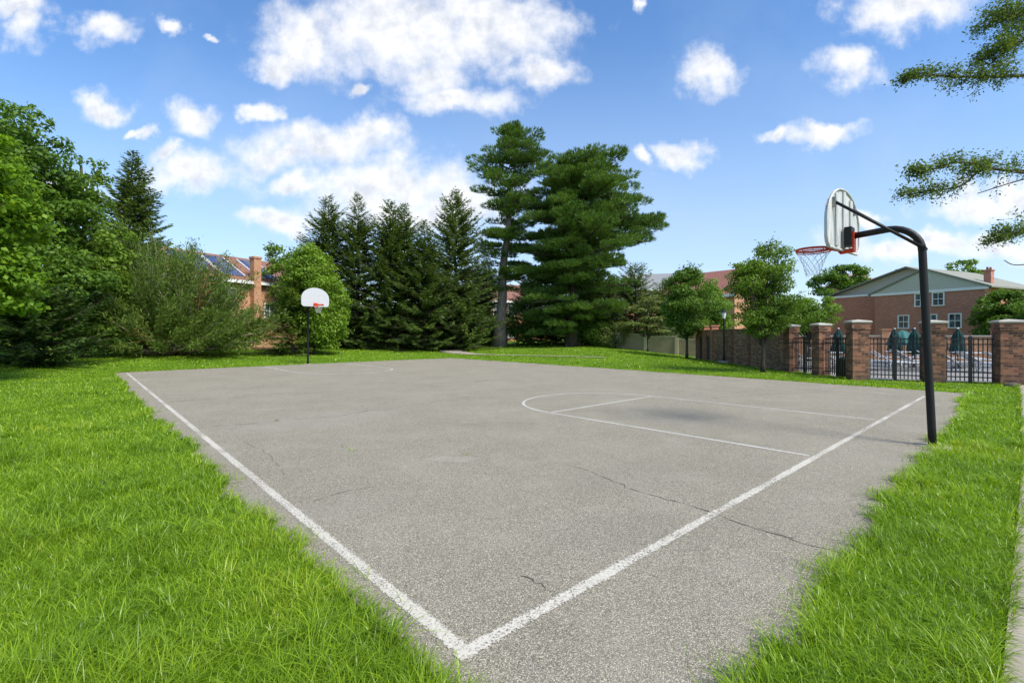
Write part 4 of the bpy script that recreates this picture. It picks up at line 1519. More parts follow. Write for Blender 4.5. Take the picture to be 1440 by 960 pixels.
# honey locust reaching in from the right
def locust():
    rng = np.random.default_rng(91)
    base = V3(30.6, 18.1, 0)
    t = thing('honey_locust_tree', 'honey locust reaching thin leafy boughs into the sky from the right edge', 'tree', tuple(base))
    mb, lv = MB(), Leaves()
    pts, rad = trunk_pts(rng, 18, 0.34, (0.2, 0.2), 10, 1.4, 0.2)
    mb.tube(pts, rad, 10)

    def bough(pxs, start_z, r0, leafy, spread, lsz=0.055):
        w_ = [V3(0, 0, start_z * 2.1 - 1.4)]
        for (px, py, Y) in pxs:
            w_.append(at(px, Y * 2.1, None, py) - base)
        sp = spline(w_, 8)
        n = len(sp)
        mb.tube(sp, [1.15 * r0 * (1 - 0.9 * i / n) + 0.010 for i in range(n)], 5, False)
        spread, lsz = spread * 2.1, lsz * 1.7
        # side twigs with leaflets
        first = int(n * (1 - leafy))
        for i in range(first, n):
            f = (i - first) / max(1, n - first)
            if rng.uniform() < 0.22:
                continue
            for k in range(4):
                L = 1.3 * spread * rng.uniform(0.25, 1.0) * (1.0 - 0.62 * f)
                d = unit(np.array([[rng.normal(-0.5, 0.6), rng.normal(0, 0.7), rng.normal(0.05, 0.45)]]))[0]
                a = sp[i]
                e = a + d * L + np.array([0, 0, -0.12 * L])
                mb.tube([a, (a + e) / 2 + np.array([0, 0, 0.05 * L]), e], [0.010, 0.007, 0.004], 3, False)
                m = int(40 * L / 0.84) + 8
                tt = rng.uniform(0.25, 1.05, m)[:, None]
                P = a + (e - a) * tt + rng.normal(0, 0.10, (m, 3)) + np.array([0, 0, 0.1]) * np.sin(PI * tt)
                N = unit(rng.normal(0, 0.5, (m, 3)) + np.array([0, 0, 0.8]))
                D = unit(np.cross(N, rdirs(rng, m)) + np.array([0, 0, -0.2]))
                l_ = lsz * rng.uniform(0.7, 1.4, m)
                lv.add(*cards(P, D, N, l_, l_ * 0.5, 0.1))
    bough([(1500, 100, 8.2), (1440, 106, 8.0), (1390, 108, 7.9), (1345, 108, 7.9), (1300, 106, 7.8), (1268, 114, 7.8)], 5.0, 0.06, 0.62, 0.34)
    bough([(1500, 30, 8.2), (1440, 55, 8.0), (1412, 75, 8.0), (1390, 92, 8.0)], 5.4, 0.05, 0.75, 0.75)
    bough([(1490, 20, 8.3), (1440, 22, 8.1), (1418, 20, 8.0)], 5.8, 0.05, 0.6, 0.8)
    bough([(1520, 236, 8.3), (1440, 240, 8.0), (1400, 238, 8.0), (1350, 228, 7.9), (1305, 240, 7.8), (1288, 240, 7.8)], 3.4, 0.05, 0.66, 0.42)
    bough([(1520, 245, 8.3), (1440, 243, 8.0), (1385, 238, 7.9), (1350, 262, 7.8), (1310, 268, 7.8), (1266, 275, 7.8)], 3.3, 0.045, 0.52, 0.34)
    bough([(1500, 240, 8.0), (1440, 252, 7.8), (1375, 272, 7.7)], 3.5, 0.03, 0.0, 0.1)
    bough([(1520, 290, 8.2), (1450, 322, 8.0), (1420, 330, 7.9), (1394, 340, 7.9)], 3.0, 0.035, 0.55, 0.34)
    bough([(1540, 350, 8.2), (1440, 372, 7.9), (1412, 366, 7.9)], 3.0, 0.02, 0.0, 0.1)
    # the rest of the crown stands outside the photo
    for k in range(16):
        c = np.array([rng.uniform(-3.5, 8), rng.uniform(-4.6, 4.2), rng.uniform(13, 18.5)])
        limb(mb, (0.1, 0.1, min(16, c[2] * 0.65)), c, 0.09, 0.02, rng)
        clump_leaves(lv, rng, c, (1.9, 1.9, 0.9), 420, 0.15, up=0.8, asp=0.5)
    mb.build('trunk', M['bark_dark'], t)
    lv.build('crown', M['lf_locust'], t)


locust()


def far_woods():
    """distant tree tops between and beyond the houses, far too many to tell apart"""
    rng = np.random.default_rng(95)
    lv = Leaves()
    for k in range(420):
        px = rng.uniform(-500, 1950)
        Y = rng.uniform(88, 125)
        x = (px - CX) / F * Y
        hh = rng.uniform(4.2, 8.2)
        if 560 < px < 960:
            hh *= 0.9
        for q in range(3):
            c = (x + rng.normal(0, 1.4), Y + rng.normal(0, 1.5), hh * (0.35 + 0.28 * q))
            clump_leaves(lv, rng, c, (2.4 - 0.5 * q, 2.2, 1.7), 80, 0.75, up=0.6)
    tag(lv.build('distant_woods', M['lf_mid'], None), 'far line of mixed trees along the horizon behind the houses', 'woods', kind='stuff')


far_woods()


# ------------------------------------------------------------------ houses
def window(parent, x, z, wd, hg, face, y, mullion=True, dirx=True, matf='white_trim'):
    """sash window on a wall that faces -y (face=-1) at plane y, local coordinates"""
    f = 0.09
    mb = MB()
    y0, y1 = (y - 0.06, y + 0.02)
    mb.box(x - wd / 2 - f, x - wd / 2, y0, y1, z, z + hg)
    mb.box(x + wd / 2, x + wd / 2 + f, y0, y1, z, z + hg)
    mb.box(x - wd / 2 - f, x + wd / 2 + f, y0 - 0.012, y1, z + hg, z + hg + f)
    mb.box(x - wd / 2 - f - 0.03, x + wd / 2 + f + 0.03, y0 - 0.05, y1, z - f, z)
    if mullion:
        mb.box(x - wd / 2, x + wd / 2, y0 + 0.015, y1, z + hg * 0.48, z + hg * 0.53)
        mb.box(x - 0.018, x + 0.018, y0 + 0.02, y1, z, z + hg * 0.478)
        mb.box(x - 0.018, x + 0.018, y0 + 0.02, y1, z + hg * 0.532, z + hg)
    wo_ = mb.build('window', M[matf], parent)
    MB().box(x - wd / 2, x + wd / 2, y + 0.0, y + 0.012, z, z + hg).build('pane', M['glass'], wo_)
    return wo_


def house_right():
    # facade runs along local +x from the far left corner to the near right one, inside is +y
    a = V3(37.7, 49.3, 0)
    dirv = np.array([0.40, -0.9165])
    rz = math.atan2(dirv[1], dirv[0])
    t = thing('brick_house', 'large red brick house with a grey green gable behind the pool fence', 'house', tuple(a), rz)
    Wd, Z = 8.7, 5.72
    MB().box(0, Wd, 0, 9, -0.5, Z).build('wall', M['brick_house'], t)
    # gable clad in grey green shingle, and its roof
    ap = 7.72
    MB().prism([(-0.25, Z), (Wd + 0.25, Z), (Wd / 2, ap)], -0.05, 9.2).build('gable', M['siding'], t)
    rf = MB()
    for (x0, x1) in ((-0.55, Wd / 2), (Wd + 0.55, Wd / 2)):
        sl = (ap - Z) / (Wd / 2 + 0.25)
        za, zb = ap - abs(x0 - Wd / 2) * sl, ap
        rf.prism([(x0, za + 0.02), (x0, za + 0.16), (x1, zb + 0.16), (x1, zb + 0.02)], -0.22, 9.4)
    rf.build('roof', M['roof_sage'], t)
    MB().box(-0.3, Wd + 0.3, -0.12, -0.055, Z - 0.22, Z + 0.02).build('eave_board', M['white_trim'], t)
    for (x, z) in ((4.0, 4.3), (5.4, 4.3)):
        window(t, x, z, 0.78, 1.12, -1, -0.002)
    for (x, z) in ((2.6, 2.2), (4.85, 2.2), (6.65, 2.2)):
        window(t, x, z, 0.80, 1.18, -1, -0.002)
    # rear wing, set back on the left, with its own taller gable
    MB().box(-5.6, -0.02, 1.6, 9, -0.5, Z + 0.2).build('wall', M['brick_house'], t)
    ap2 = 8.3
    MB().prism([(-5.9, Z + 0.2), (7.6, Z + 0.2), (2.0, ap2)], 2.2, 9.6).build('gable', M['siding'], t)
    r2 = MB()
    sl = (ap2 - Z - 0.2) / 7.9
    for (x0, x1) in ((-6.2, 2.0), (7.9, 2.0)):
        sl = (ap2 - Z - 0.2) / (7.9 if x0 < 0 else 5.6)
        za = ap2 - abs(x0 - 2.0) * sl
        r2.prism([(x0, za + 0.02), (x0, za + 0.15), (x1, ap2 + 0.15), (x1, ap2 + 0.02)], 1.5, 9.9)
    r2.build('roof', M['roof_sage'], t)
    MB().box(-5.9, -0.32, 1.52, 1.588, Z - 0.02, Z + 0.2).build('eave_board', M['white_trim'], t)
    MB().tube([(-0.25, 1.45, 0), (-0.25, 1.45, Z - 0.1)], 0.05, 8).build('downpipe', M['white_trim'], t)
    # lean-to at the far end
    MB().prism([(-9.0, -0.5), (-5.62, -0.5), (-5.62, 3.4), (-9.0, 1.2)], 2.0, 8).build('lean_to', M['brick_house'], t)
    MB().prism([(-9.3, 1.06), (-9.3, 1.24), (-5.62, 3.62), (-5.62, 3.44)], 1.85, 8.15).build('roof', M['white_trim'], t)
    c = MB().bevbox(8.0, 8.5, 1.6, 2.15, 0, 7.2, 0.02)
    c.bevbox(7.94, 8.56, 1.54, 2.21, 7.202, 7.34, 0.02)
    c = c.build('chimney', M['brick_house'], t)
    MB().lathe([(0.09, 7.342), (0.08, 7.6)], 10, (8.15, 1.88, 0)).lathe([(0.09, 7.342), (0.08, 7.55)], 10, (8.36, 1.88, 0)).build('chimney_pot', M['roof_red'], c)


house_right()


def gable_house(label, a, dirv, Wd, Dp, Z, ridge, brick, roofm, windows, chim=None, base=-0.5, solar=None, along=True):
    """ridge parallel to the facade (along) ; facade on local -y"""
    rz = math.atan2(dirv[1], dirv[0])
    t = thing('brick_house', label, 'house', tuple(a), rz)
    MB().box(0, Wd, 0, Dp, base, Z).build('wall', M[brick], t)
    half = Dp / 2
    sl = (ridge - Z) / half
    for (x0, x1) in ((0.0, 0.2), (Wd - 0.2, Wd)):
        g = MB()
        g.add([(x0, 0, Z), (x0, Dp, Z), (x0, half, ridge), (x1, 0, Z), (x1, Dp, Z), (x1, half, ridge)],
              [(0, 2, 1), (3, 4, 5), (0, 1, 4, 3), (1, 2, 5, 4), (2, 0, 3, 5)])
        g.build('gable', M[brick], t)
    rf = MB()
    o = 0.45
    for (ya, yb) in ((-o, half), (Dp + o, half)):
        za = ridge - abs(ya - half) * sl
        vs = [(-0.35, ya, za + 0.02), (Wd + 0.35, ya, za + 0.02), (Wd + 0.35, yb, ridge + 0.02), (-0.35, yb, ridge + 0.02)]
        vs += [(x, y, z + 0.14) for x, y, z in vs]
        rf.add(vs, [(0, 3, 2, 1), (4, 5, 6, 7), (0, 1, 5, 4), (1, 2, 6, 5), (2, 3, 7, 6), (3, 0, 4, 7)])
    r = rf.build('roof', M[roofm], t)
    MB().box(-0.3, Wd + 0.3, -0.5, -0.455, Z - 0.36, Z - 0.10).build('gutter', M['white_trim'], t)
    for (x, z, ww, hh) in windows:
        window(t, x, z, ww, hh, -1, -0.002)
    if chim:
        for (x, y, s, zt) in chim:
            mb = MB().bevbox(x - s / 2, x + s / 2, y - s / 2, y + s / 2, base, zt, 0.02)
            mb.bevbox(x - s / 2 - 0.06, x + s / 2 + 0.06, y - s / 2 - 0.06, y + s / 2 + 0.06, zt, zt + 0.2, 0.02)
            mb.build('chimney', M[brick], t)
    if solar:
        for (x0, x1, s0, s1) in solar:
            V = []
            for (x, s) in ((x0, s0), (x1, s0), (x1, s1), (x0, s1)):
                V.append((x, -o + s, ridge - abs(-o + s - half) * sl + 0.26))
            V += [(x, y, z - 0.06) for x, y, z in V]
            raw_mesh('solar_panel', V, [(0, 1, 2, 3), (7, 6, 5, 4), (0, 4, 5, 1), (1, 5, 6, 2), (2, 6, 7, 3), (3, 7, 4, 0)], None, M['solar'], t,
                     uv=[(0, 0), ((x1 - x0), 0), ((x1 - x0), s1 - s0), (0, s1 - s0)] * 2)
            for (xa, xb) in ((x0 - 0.07, x0 - 0.005), (x1 + 0.005, x1 + 0.07)):
                za, zb = ridge - abs(-o + s0 - half) * sl + 0.28, ridge - abs(-o + s1 - half) * sl + 0.28
                vs = [(xa, -o + s0, za), (xb, -o + s0, za), (xb, -o + s1, zb), (xa, -o + s1, zb)]
                vs += [(x, y, z - 0.1) for x, y, z in vs]
                fr = MB()
                fr.add(vs, [(0, 1, 2, 3), (7, 6, 5, 4), (0, 4, 5, 1), (1, 5, 6, 2), (2, 6, 7, 3), (3, 7, 4, 0)])
                fr.build('panel_frame', M['white_trim'], t)
    return t


# solar panelled house on the left: its long wall faces the court and the sun
gable_house('orange brick house with blue solar panels on its roof, behind the juniper', V3(-28.25, 34.6, 0), np.array([0.5, 0.866]), 18, 9.2, 6.4, 8.9, 'brick_orange', 'roof_brown',
            [(2.2, 4.2, 0.9, 1.3), (4.8, 4.2, 0.9, 1.3), (7.4, 4.2, 1.2, 1.3), (11.2, 3.1, 0.9, 1.25), (2.4, 1.2, 1.0, 1.5), (6.0, 0.8, 1.6, 2.0), (11.2, 0.9, 0.9, 1.3), (15.2, 4.0, 0.9, 1.3), (15.2, 1.2, 0.9, 1.3)],
            [(9.7, -0.25, 0.66, 8.35)], solar=[(4.2, 6.9, 0.7, 4.3), (7.2, 9.0, 0.7, 4.3), (10.4, 12.2, 0.7, 4.3)])
tag(MB().bevbox(0, 4.6, 0, 0.3, -0.3, 1.35, 0.02).build('garden_wall', M['ochre'], None), 'low ochre garden wall below the solar panelled house', 'wall')
ow = bpy.data.objects['garden_wall']
ow.location = tuple(at(336, 36.5))
ow.rotation_euler = (0, 0, R(16))
gable_house('brick house with white windows half hidden behind the bare pine trunk', V3(-5.6, 63, 0), np.array([0.96, 0.28]), 11, 8, 6.2, 8.6, 'brick', 'roof_brown',
            [(1.6 + 2.1 * k, 4.1, 0.9, 1.4) for k in range(5)] + [(1.6 + 2.1 * k, 1.2, 0.9, 1.4) for k in range(5)])
gable_house('brick house with a red shingle roof behind the lawn trees', V3(17.6, 57.5, 0), np.array([0.62, -0.785]), 9.5, 9, 5.9, 8.9, 'brick_orange', 'roof_red',
            [(1.6 + 2.1 * k, 3.9, 0.9, 1.3) for k in range(4)] + [(1.6 + 2.1 * k, 1.0, 0.9, 1.3) for k in range(4)], [(7.6, 5.2, 0.9, 9.3)])
gable_house('red brick house end under a grey roof, right of the broad pine', V3(20.2, 84, 0), np.array([0.98, -0.2]), 9.5, 9, 9.6, 12.6, 'brick', 'roof_grey',
            [(1.6 + 2.1 * k, 7.2, 0.9, 1.4) for k in range(4)], [])


def apartments():
    t = thing('apartment_building', 'far brick apartment block with tan hipped roofs, peeking over the gabled house', 'building', (77, 112, 0), R(-18))
    for (x0, x1, y0, zt, zr) in ((0, 9, 0, 13.6, 16.6), (9.2, 18.5, 2.5, 12.4, 15.4)):
        MB().box(x0, x1, y0, y0 + 10, -0.5, zt).build('wall', M['brick'], t)
        o = 0.5
        mx = (x0 + x1) / 2
        MB().add([(x0 - o, y0 - o, zt), (x1 + o, y0 - o, zt), (x1 + o, y0 + 10 + o, zt), (x0 - o, y0 + 10 + o, zt), (mx, y0 + 4, zr), (mx, y0 + 6, zr)],
                 [(0, 1, 4), (1, 2, 5, 4), (2, 3, 5), (3, 0, 4, 5), (3, 2, 1, 0)]).build('roof', M['roof_tan'], t)
        MB().box(x0 - o, x1 + o, y0 - o - 0.05, y0 - o + 0.02, zt - 0.35, zt - 0.02).build('cornice', M['white_trim'], t)
        for k in range(4):
            for z in (zt - 2.6, zt - 5.6):
                window(t, x0 + 1.3 + 2.1 * k, z, 0.95, 1.5, -1, y0 - 0.002)
    for (x, y, zt) in ((14.5, 6, 17.2), (5.8, 3, 16.9)):
        MB().bevbox(x - 0.8, x + 0.8, y - 0.6, y + 0.6, 11, zt, 0.03).build('chimney', M['brick'], t)


apartments()


# ------------------------------------------------------------------ pool enclosure: brick wall, pillars, iron fence
def gp(px, py):
    x, y = g2(px, py)
    return V3(x, y, 0)


PIL = {'a': V3(11.47, 19.5, 0), 'b': V3(11.55, 17.75, 0), 'c': V3(11.66, 16.0, 0), 'd': V3(13.45, 15.15, 0), 'e': V3(15.05, 14.38, 0), 'f': V3(17.2, 13.5, 0)}


def pillar(label, p, s, h, rot, group='brick pillars of the pool fence', capm='stone', src=None):
    t = thing('brick_pillar', label, 'pillar', tuple(p), rot, group)
    mb = MB().box(-s / 2, s / 2, -s / 2, s / 2, -0.2, h - 0.32)
    mb.box(-s / 2 - 0.025, s / 2 + 0.025, -s / 2 - 0.025, s / 2 + 0.025, h - 0.317, h - 0.10)
    mb.build('shaft', M['brick_pillar'], t)
    q = s / 2 + 0.05
    cp = MB().bevbox(-q, q, -q, q, h - 0.097, h - 0.03, 0.012)
    cp.add([(-q + 0.02, -q + 0.02, h - 0.029), (q - 0.02, -q + 0.02, h - 0.029), (q - 0.02, q - 0.02, h - 0.029), (-q + 0.02, q - 0.02, h - 0.029), (0, 0, h + 0.02)],
           [(0, 1, 4), (1, 2, 4), (2, 3, 4), (3, 0, 4)])
    cp.build('cap', M[capm], t)
    return t


RF = math.atan2(-1.62, 3.4)
pillar('brick pillar joining the mottled brick wall to the iron fence', PIL['a'], 0.40, 1.92, 0.05)
pillar('brick pillar in the middle of the short side of the iron fence', PIL['b'], 0.42, 1.93, 0.05)
pillar('brick pillar at the corner of the iron fence, dark bin beside it', PIL['c'], 0.50, 1.99, RF * 0.5)
pillar('brick pillar half hidden behind the black pole of the near hoop', PIL['d'], 0.50, 1.95, RF)
pillar('stout brick pillar with rocks at its foot near the right edge', PIL['e'], 0.56, 1.95, RF)


def fence_panel(label, a, b, ga, gb, posts, h=1.38, z0=0.06, group='black iron fence panels'):
    a, b = np.array(a), np.array(b)
    d = (b - a)[:2]
    L = np.linalg.norm(d)
    u = d / L
    a2 = a.copy()
    a2[:2] += u * ga
    L -= ga + gb
    t = thing('iron_fence', label, 'fence', tuple(a2), math.atan2(u[1], u[0]), group)
    n = int(L / 0.10)
    pk = MB()
    for k in range(n):
        x = L * (k + 0.5) / n
        if any(abs(x - pp) < 0.05 for pp in posts):
            continue
        pk.box(x - 0.012, x + 0.012, -0.012, 0.012, z0, h + 0.02)
    pk.build('picket', M['iron'], t)
    for z in (z0 + 0.10, h - 0.20, h - 0.04):
        MB().box(0, L, -0.016, 0.016, z, z + 0.035).build('rail', M['iron'], t)
    for pp in posts:
        mb = MB().box(pp - 0.04, pp + 0.04, -0.04, 0.04, -0.1, h + 0.06)
        mb.add([(pp - 0.045, -0.045, h + 0.06), (pp + 0.045, -0.045, h + 0.06), (pp + 0.045, 0.045, h + 0.06), (pp - 0.045, 0.045, h + 0.06), (pp, 0, h + 0.10)],
               [(0, 1, 4), (1, 2, 4), (2, 3, 4), (3, 0, 4), (3, 2, 1, 0)])
        mb.build('post', M['iron'], t)
    return t


fence_panel('short iron fence panel against the end of the mottled brick wall', PIL['a'], PIL['b'], 0.22, 0.23, [0.65])
fence_panel('short iron fence panel with the dark bin behind it', PIL['b'], PIL['c'], 0.23, 0.28, [0.62])
fence_panel('iron fence panel between the corner pillar and the near hoop pole', PIL['c'], PIL['d'], 0.29, 0.28, [0.72])
fence_panel('iron fence panel between the near hoop pole and the stout pillar with rocks', PIL['d'], PIL['e'], 0.28, 0.31, [0.62])
fence_panel('iron fence panel cut by the right edge, beyond the stout pillar', PIL['e'], PIL['f'], 0.31, 0.05, [1.0])

# mottled brick wall running back from the fence
def back_wall():
    a = V3(12.02, 30.4, 0)
    e = PIL['a'] + V3(0.02, 0.23, 0)
    d = (e - a)[:2]
    L = np.linalg.norm(d)
    t = thing('brick_wall', 'mottled dark brick wall with two green doors beside the lawn', 'wall', tuple(a), math.atan2(d[1], d[0]))
    # local x from the far end towards the fence; the lawn is on local +... side facing the court
    mb = MB().box(2.5, L, -0.14, 0.14, -0.3, 1.74)
    mb.box(0, 2.5, -0.14, 0.14, 1.42, 1.74)
    mb.build('panel', M['brick_wall'], t)
    mb = MB().box(0, L, -0.17, 0.17, 1.743, 1.80)
    mb.build('coping', M['brick_pillar'], t)
    for x in (0.0, 1.22, 2.5):
        MB().box(x - 0.16, x + 0.16, -0.2, 0.2, -0.3, 1.98).bevbox(x - 0.2, x + 0.2, -0.24, 0.24, 1.982, 2.06, 0.012).build('pier', M['brick'], t)
    for x in (5.4, 7.4):
        MB().box(x - 0.12, x + 0.12, -0.19, 0.19, -0.3, 1.739).build('pier', M['brick_pillar'], t)
    for x0 in (0.165, 1.385):
        g = MB().box(x0, x0 + 0.885 + (0.06 if x0 > 1 else 0), -0.03, 0.03, 0.0, 1.40)
        for k in range(4):
            g.box(x0 + 0.02, x0 + 0.86, -0.045, -0.031, 0.08 + 0.34 * k, 0.36 + 0.34 * k)
            g.box(x0 + 0.02, x0 + 0.86, 0.031, 0.045, 0.08 + 0.34 * k, 0.36 + 0.34 * k)
        g.build('door', M['gate_green'], t)


back_wall()


# low orange brick wall at the back of the pool
def pool_wall():
    a = V3(13.6, 33.6, 0)
    b_ = V3(36, 23.5, 0)
    d = (b_ - a)[:2]
    L = np.linalg.norm(d)
    t = thing('brick_wall', 'sunlit orange brick wall along the back of the pool deck', 'wall', tuple(a), math.atan2(d[1], d[0]))
    MB().box(0, L, -0.14, 0.14, -0.3, 1.40).build('panel', M['brick_orange'], t)
    MB().box(0, L, -0.18, 0.18, 1.403, 1.47).build('coping', M['stone'], t)
    for x in (0, 5.2, 10.4, 15.6, 20.8):
        MB().box(x - 0.22, x + 0.22, -0.22, 0.22, -0.3, 1.78).bevbox(x - 0.26, x + 0.26, -0.26, 0.26, 1.782, 1.86, 0.012).build('pier', M['brick_orange'], t)


pool_wall()


# tan board fence behind the lawn
def tan_fence():
    a = at(868, 37.6)
    b_ = at(1000, 33.0)
    d = (b_ - a)[:2]
    L = np.linalg.norm(d)
    u = d / L
    for k, lab in enumerate(('tan board fence bay in the shade under the broad pine', 'tan board fence bay behind the dogwood, beside a pale post', 'tan board fence bay between the dark lawn tree and the brick wall')):
        p = a.copy()
        p[:2] += u * (L * k / 3)
        p[2] = float(H(p[0], p[1])) - 0.05
        t = thing('board_fence', lab, 'fence', tuple(p), math.atan2(u[1], u[0]), 'tan board fence bays')
        l3 = L / 3
        mb = MB()
        n = 14
        for i in range(n):
            mb.box(0.14 + (l3 - 0.16) * i / n, 0.14 + (l3 - 0.16) * (i + 1) / n - 0.008, -0.02, 0.02, -0.5, 1.12)
        mb.build('board_panel', M['tan'], t)
        MB().box(0.13, l3, -0.05, 0.05, 1.123, 1.19).build('rail', M['tan_light'], t)
        MB().bevbox(-0.12, 0.12, -0.12, 0.12, -0.6, 1.26, 0.01).build('post', M['tan_light'], t)


tan_fence()


# lamp posts
def lamp_post():
    t = thing('lamp_post', 'black lamp post with a lantern standing on the lawn by the brick wall', 'lamp post', tuple(at(1018, 25.6, 0.03)), 0, 'black lantern lamp posts')
    MB().lathe([(0.30, -0.1), (0.30, 0.06), (0.28, 0.075)], 16).build('footing', M['concrete'], t)
    MB().lathe([(0.075, 0.076), (0.075, 0.35), (0.05, 0.42), (0.042, 2.25), (0.06, 2.28), (0.06, 2.33), (0.03, 2.35)], 10).build('post', M['iron'], t)
    MB().lathe([(0.075, 2.351), (0.13, 2.66), (0.13, 2.665)], 8, smooth=False).build('lantern', M['lamp_glass'], t)
    mb = MB().lathe([(0.16, 2.667), (0.15, 2.69), (0.05, 2.79), (0.02, 2.82), (0.02, 2.88)], 8, smooth=False)
    for k in range(4):
        a = PI / 4 + PI / 2 * k
        mb.tube([(0.08 * math.cos(a), 0.08 * math.sin(a), 2.35), (0.138 * math.cos(a), 0.138 * math.sin(a), 2.668)], 0.009, 4)
    mb.build('lantern_cap', M['iron'], t)
    return t


lp = lamp_post()
dup(lp, tuple(at(1284, 27, -0.95)), 0, 'black lamp post with a lantern behind the pool fence, left of the near hoop pole')


# ------------------------------------------------------------------ pool furniture
def umbrella():
    t = thing('patio_umbrella', 'x', 'umbrella', (0, 0, 0), 0, 'folded green umbrellas on the pool deck')
    MB().lathe([(0.022, 0.0), (0.022, 1.78)], 8).build('pole', M['iron'], t)
    MB().lathe([(0.26, 0.0), (0.26, 0.04), (0.06, 0.09), (0.04, 0.2)], 14).build('base', M['iron'], t)
    MB().lathe([(0.16, 0.62), (0.24, 0.68), (0.22, 1.0), (0.15, 1.2), (0.17, 1.4), (0.13, 1.55), (0.06, 1.7), (0.025, 1.78)], 32, flute=0.28, nf=8).build('canopy', M['canvas'], t)
    MB().lathe([(0.05, 1.781), (0.04, 1.83), (0.01, 1.85)], 8).build('finial', M['white_plastic'], t)
    return t


um = umbrella()
spots = [(1347, 21.5, 0.0, 'folded green umbrella right of the near hoop pole, in front of the orange wall'),
         (1258, 23, 0.4, 'folded green umbrella farthest left in the wide fence panel'),
         (1286, 22, 0.9, 'folded green umbrella under the deck lantern'),
         (1179, 22, 0.2, 'folded green umbrella behind the short side of the iron fence'),
         (1324, 26, 0.2, 'small looking folded green umbrella just right of the near hoop pole'),
         (1438, 20.5, 0.2, 'folded green umbrella at the right edge beyond the stout pillar')]
for i, (px, Y, rz, lab) in enumerate(spots):
    p = at(px, Y, -0.02 if Y < 25 else 0)
    if i == 0:
        um.location = tuple(p)
        um['label'] = lab
    else:
        dup(um, tuple(p), rz, lab)
# one half open and faded
t = thing('patio_umbrella', 'faded half open green umbrella between the folded ones on the pool deck', 'umbrella', tuple(at(1269, 25, 0)), 0.3)
MB().lathe([(0.022, 0.0), (0.022, 1.75)], 8).build('pole', M['iron'], t)
MB().lathe([(0.26, 0.0), (0.26, 0.04), (0.06, 0.09), (0.04, 0.2)], 14).build('base', M['iron'], t)
MB().lathe([(0.62, 0.95), (0.63, 1.0), (0.52, 1.3), (0.36, 1.5), (0.16, 1.68), (0.03, 1.75)], 32, flute=0.12, nf=8).build('canopy', M['canvas_pale'], t)


def lounger():
    t = thing('sun_lounger', 'x', 'sun lounger', (0, 0, 0), 0, 'white sun loungers on the pool deck')
    fr = MB()
    for y in (-0.3, 0.3):
        fr.tube([(-0.95, y, 0.36), (0.35, y, 0.36), (1.0, y, 0.82)], 0.022, 6)
    fr.tube([(-0.95, -0.3, 0.36), (-0.95, 0.3, 0.36)], 0.022, 6)
    fr.tube([(1.0, -0.3, 0.82), (1.0, 0.3, 0.82)], 0.022, 6)
    fr.build('frame', M['white_plastic'], t)
    st = MB()
    for k in range(17):
        x = -0.9 + k * 0.073
        st.box(x, x + 0.062, -0.3, 0.3, 0.365, 0.38)
    st.build('seat', M['white_plastic'], t)
    bk = MB()
    for k in range(10):
        x = 0.39 + k * 0.06
        z = 0.36 + (x - 0.35) * 0.708 + 0.02
        bk.add([(x, -0.3, z), (x + 0.052, -0.3, z + 0.037), (x + 0.052, 0.3, z + 0.037), (x, 0.3, z), (x, -0.3, z + 0.014), (x + 0.052, -0.3, z + 0.051), (x + 0.052, 0.3, z + 0.051), (x, 0.3, z + 0.014)],
               [(0, 3, 2, 1), (4, 5, 6, 7), (0, 1, 5, 4), (1, 2, 6, 5), (2, 3, 7, 6), (3, 0, 4, 7)])
    bk.build('backrest', M['white_plastic'], t)
    for (x, y) in ((-0.75, -0.3), (-0.75, 0.3), (0.4, -0.3), (0.4, 0.3)):
        MB().tube([(x, y, 0.34), (x + 0.05 * (1 if x > 0 else -1), y * 1.03, 0.0)], 0.02, 6).build('leg', M['white_plastic'], t)
    return t


lg = lounger()
rngl = random.Random(4)
LS = [(1233, 20.5, 2.9), (1246, 24.5, 2.7), (1270, 19.6, 2.5), (1284, 24, 0.2), (1292, 21.0, 2.9), (1334, 19.5, 2.5), (1345, 23.5, 2.8), (1362, 19.3, 2.6), (1379, 22, 2.7), (1392, 18.6, 2.9),
      (1141, 23, 2.9), (1170, 24.5, 2.7), (1187, 20.5, 2.9), (1436, 18.0, 2.6)]
glab = 'white slatted sun lounger seen through the iron fence on the pool deck'
for i, (px, Y, rz) in enumerate(LS):
    p = at(px, Y, 0.002)
    if i == 0:
        lg.location = tuple(p)
        lg.rotation_euler = (0, 0, rz)
        lg['label'] = glab
    else:
        dup(lg, tuple(p), rz, glab)


def patio_table():
    t = thing('patio_table', 'round white table at the foot of the folded umbrella right of the near hoop pole', 'table', (0, 0, 0), 0, 'white patio tables on the pool deck')
    MB().lathe([(0.52, 0.69), (0.54, 0.70), (0.54, 0.715), (0.52, 0.725)], 24).build('tabletop', M['white_plastic'], t)
    for k in range(4):
        a = PI / 4 + k * PI / 2
        MB().tube([(0.42 * math.cos(a), 0.42 * math.sin(a), 0.689), (0.46 * math.cos(a), 0.46 * math.sin(a), 0.0)], 0.02, 6).build('leg', M['white_plastic'], t)
    return t


pt = patio_table()
pt.location = tuple(at(1357, 21.0, 0.002))
dup(pt, tuple(at(1262, 22.2, 0.002)), 0.5, 'round white table left of the half open faded umbrella')
dup(pt, tuple(at(1166, 21.3, 0.002)), 0.5, 'round white table behind the short side of the iron fence')

t = thing('trash_bin', 'dark green bin behind the iron fence beside the corner pillar', 'bin', tuple(at(1189, 16.9, 0.002)))
MB().lathe([(0.19, 0.0), (0.21, 0.55), (0.225, 0.56), (0.225, 0.6)], 16).build('body', M['bin'], t)
MB().lathe([(0.235, 0.602), (0.235, 0.64), (0.1, 0.72), (0.02, 0.73)], 16).build('lid', M['bin'], t)


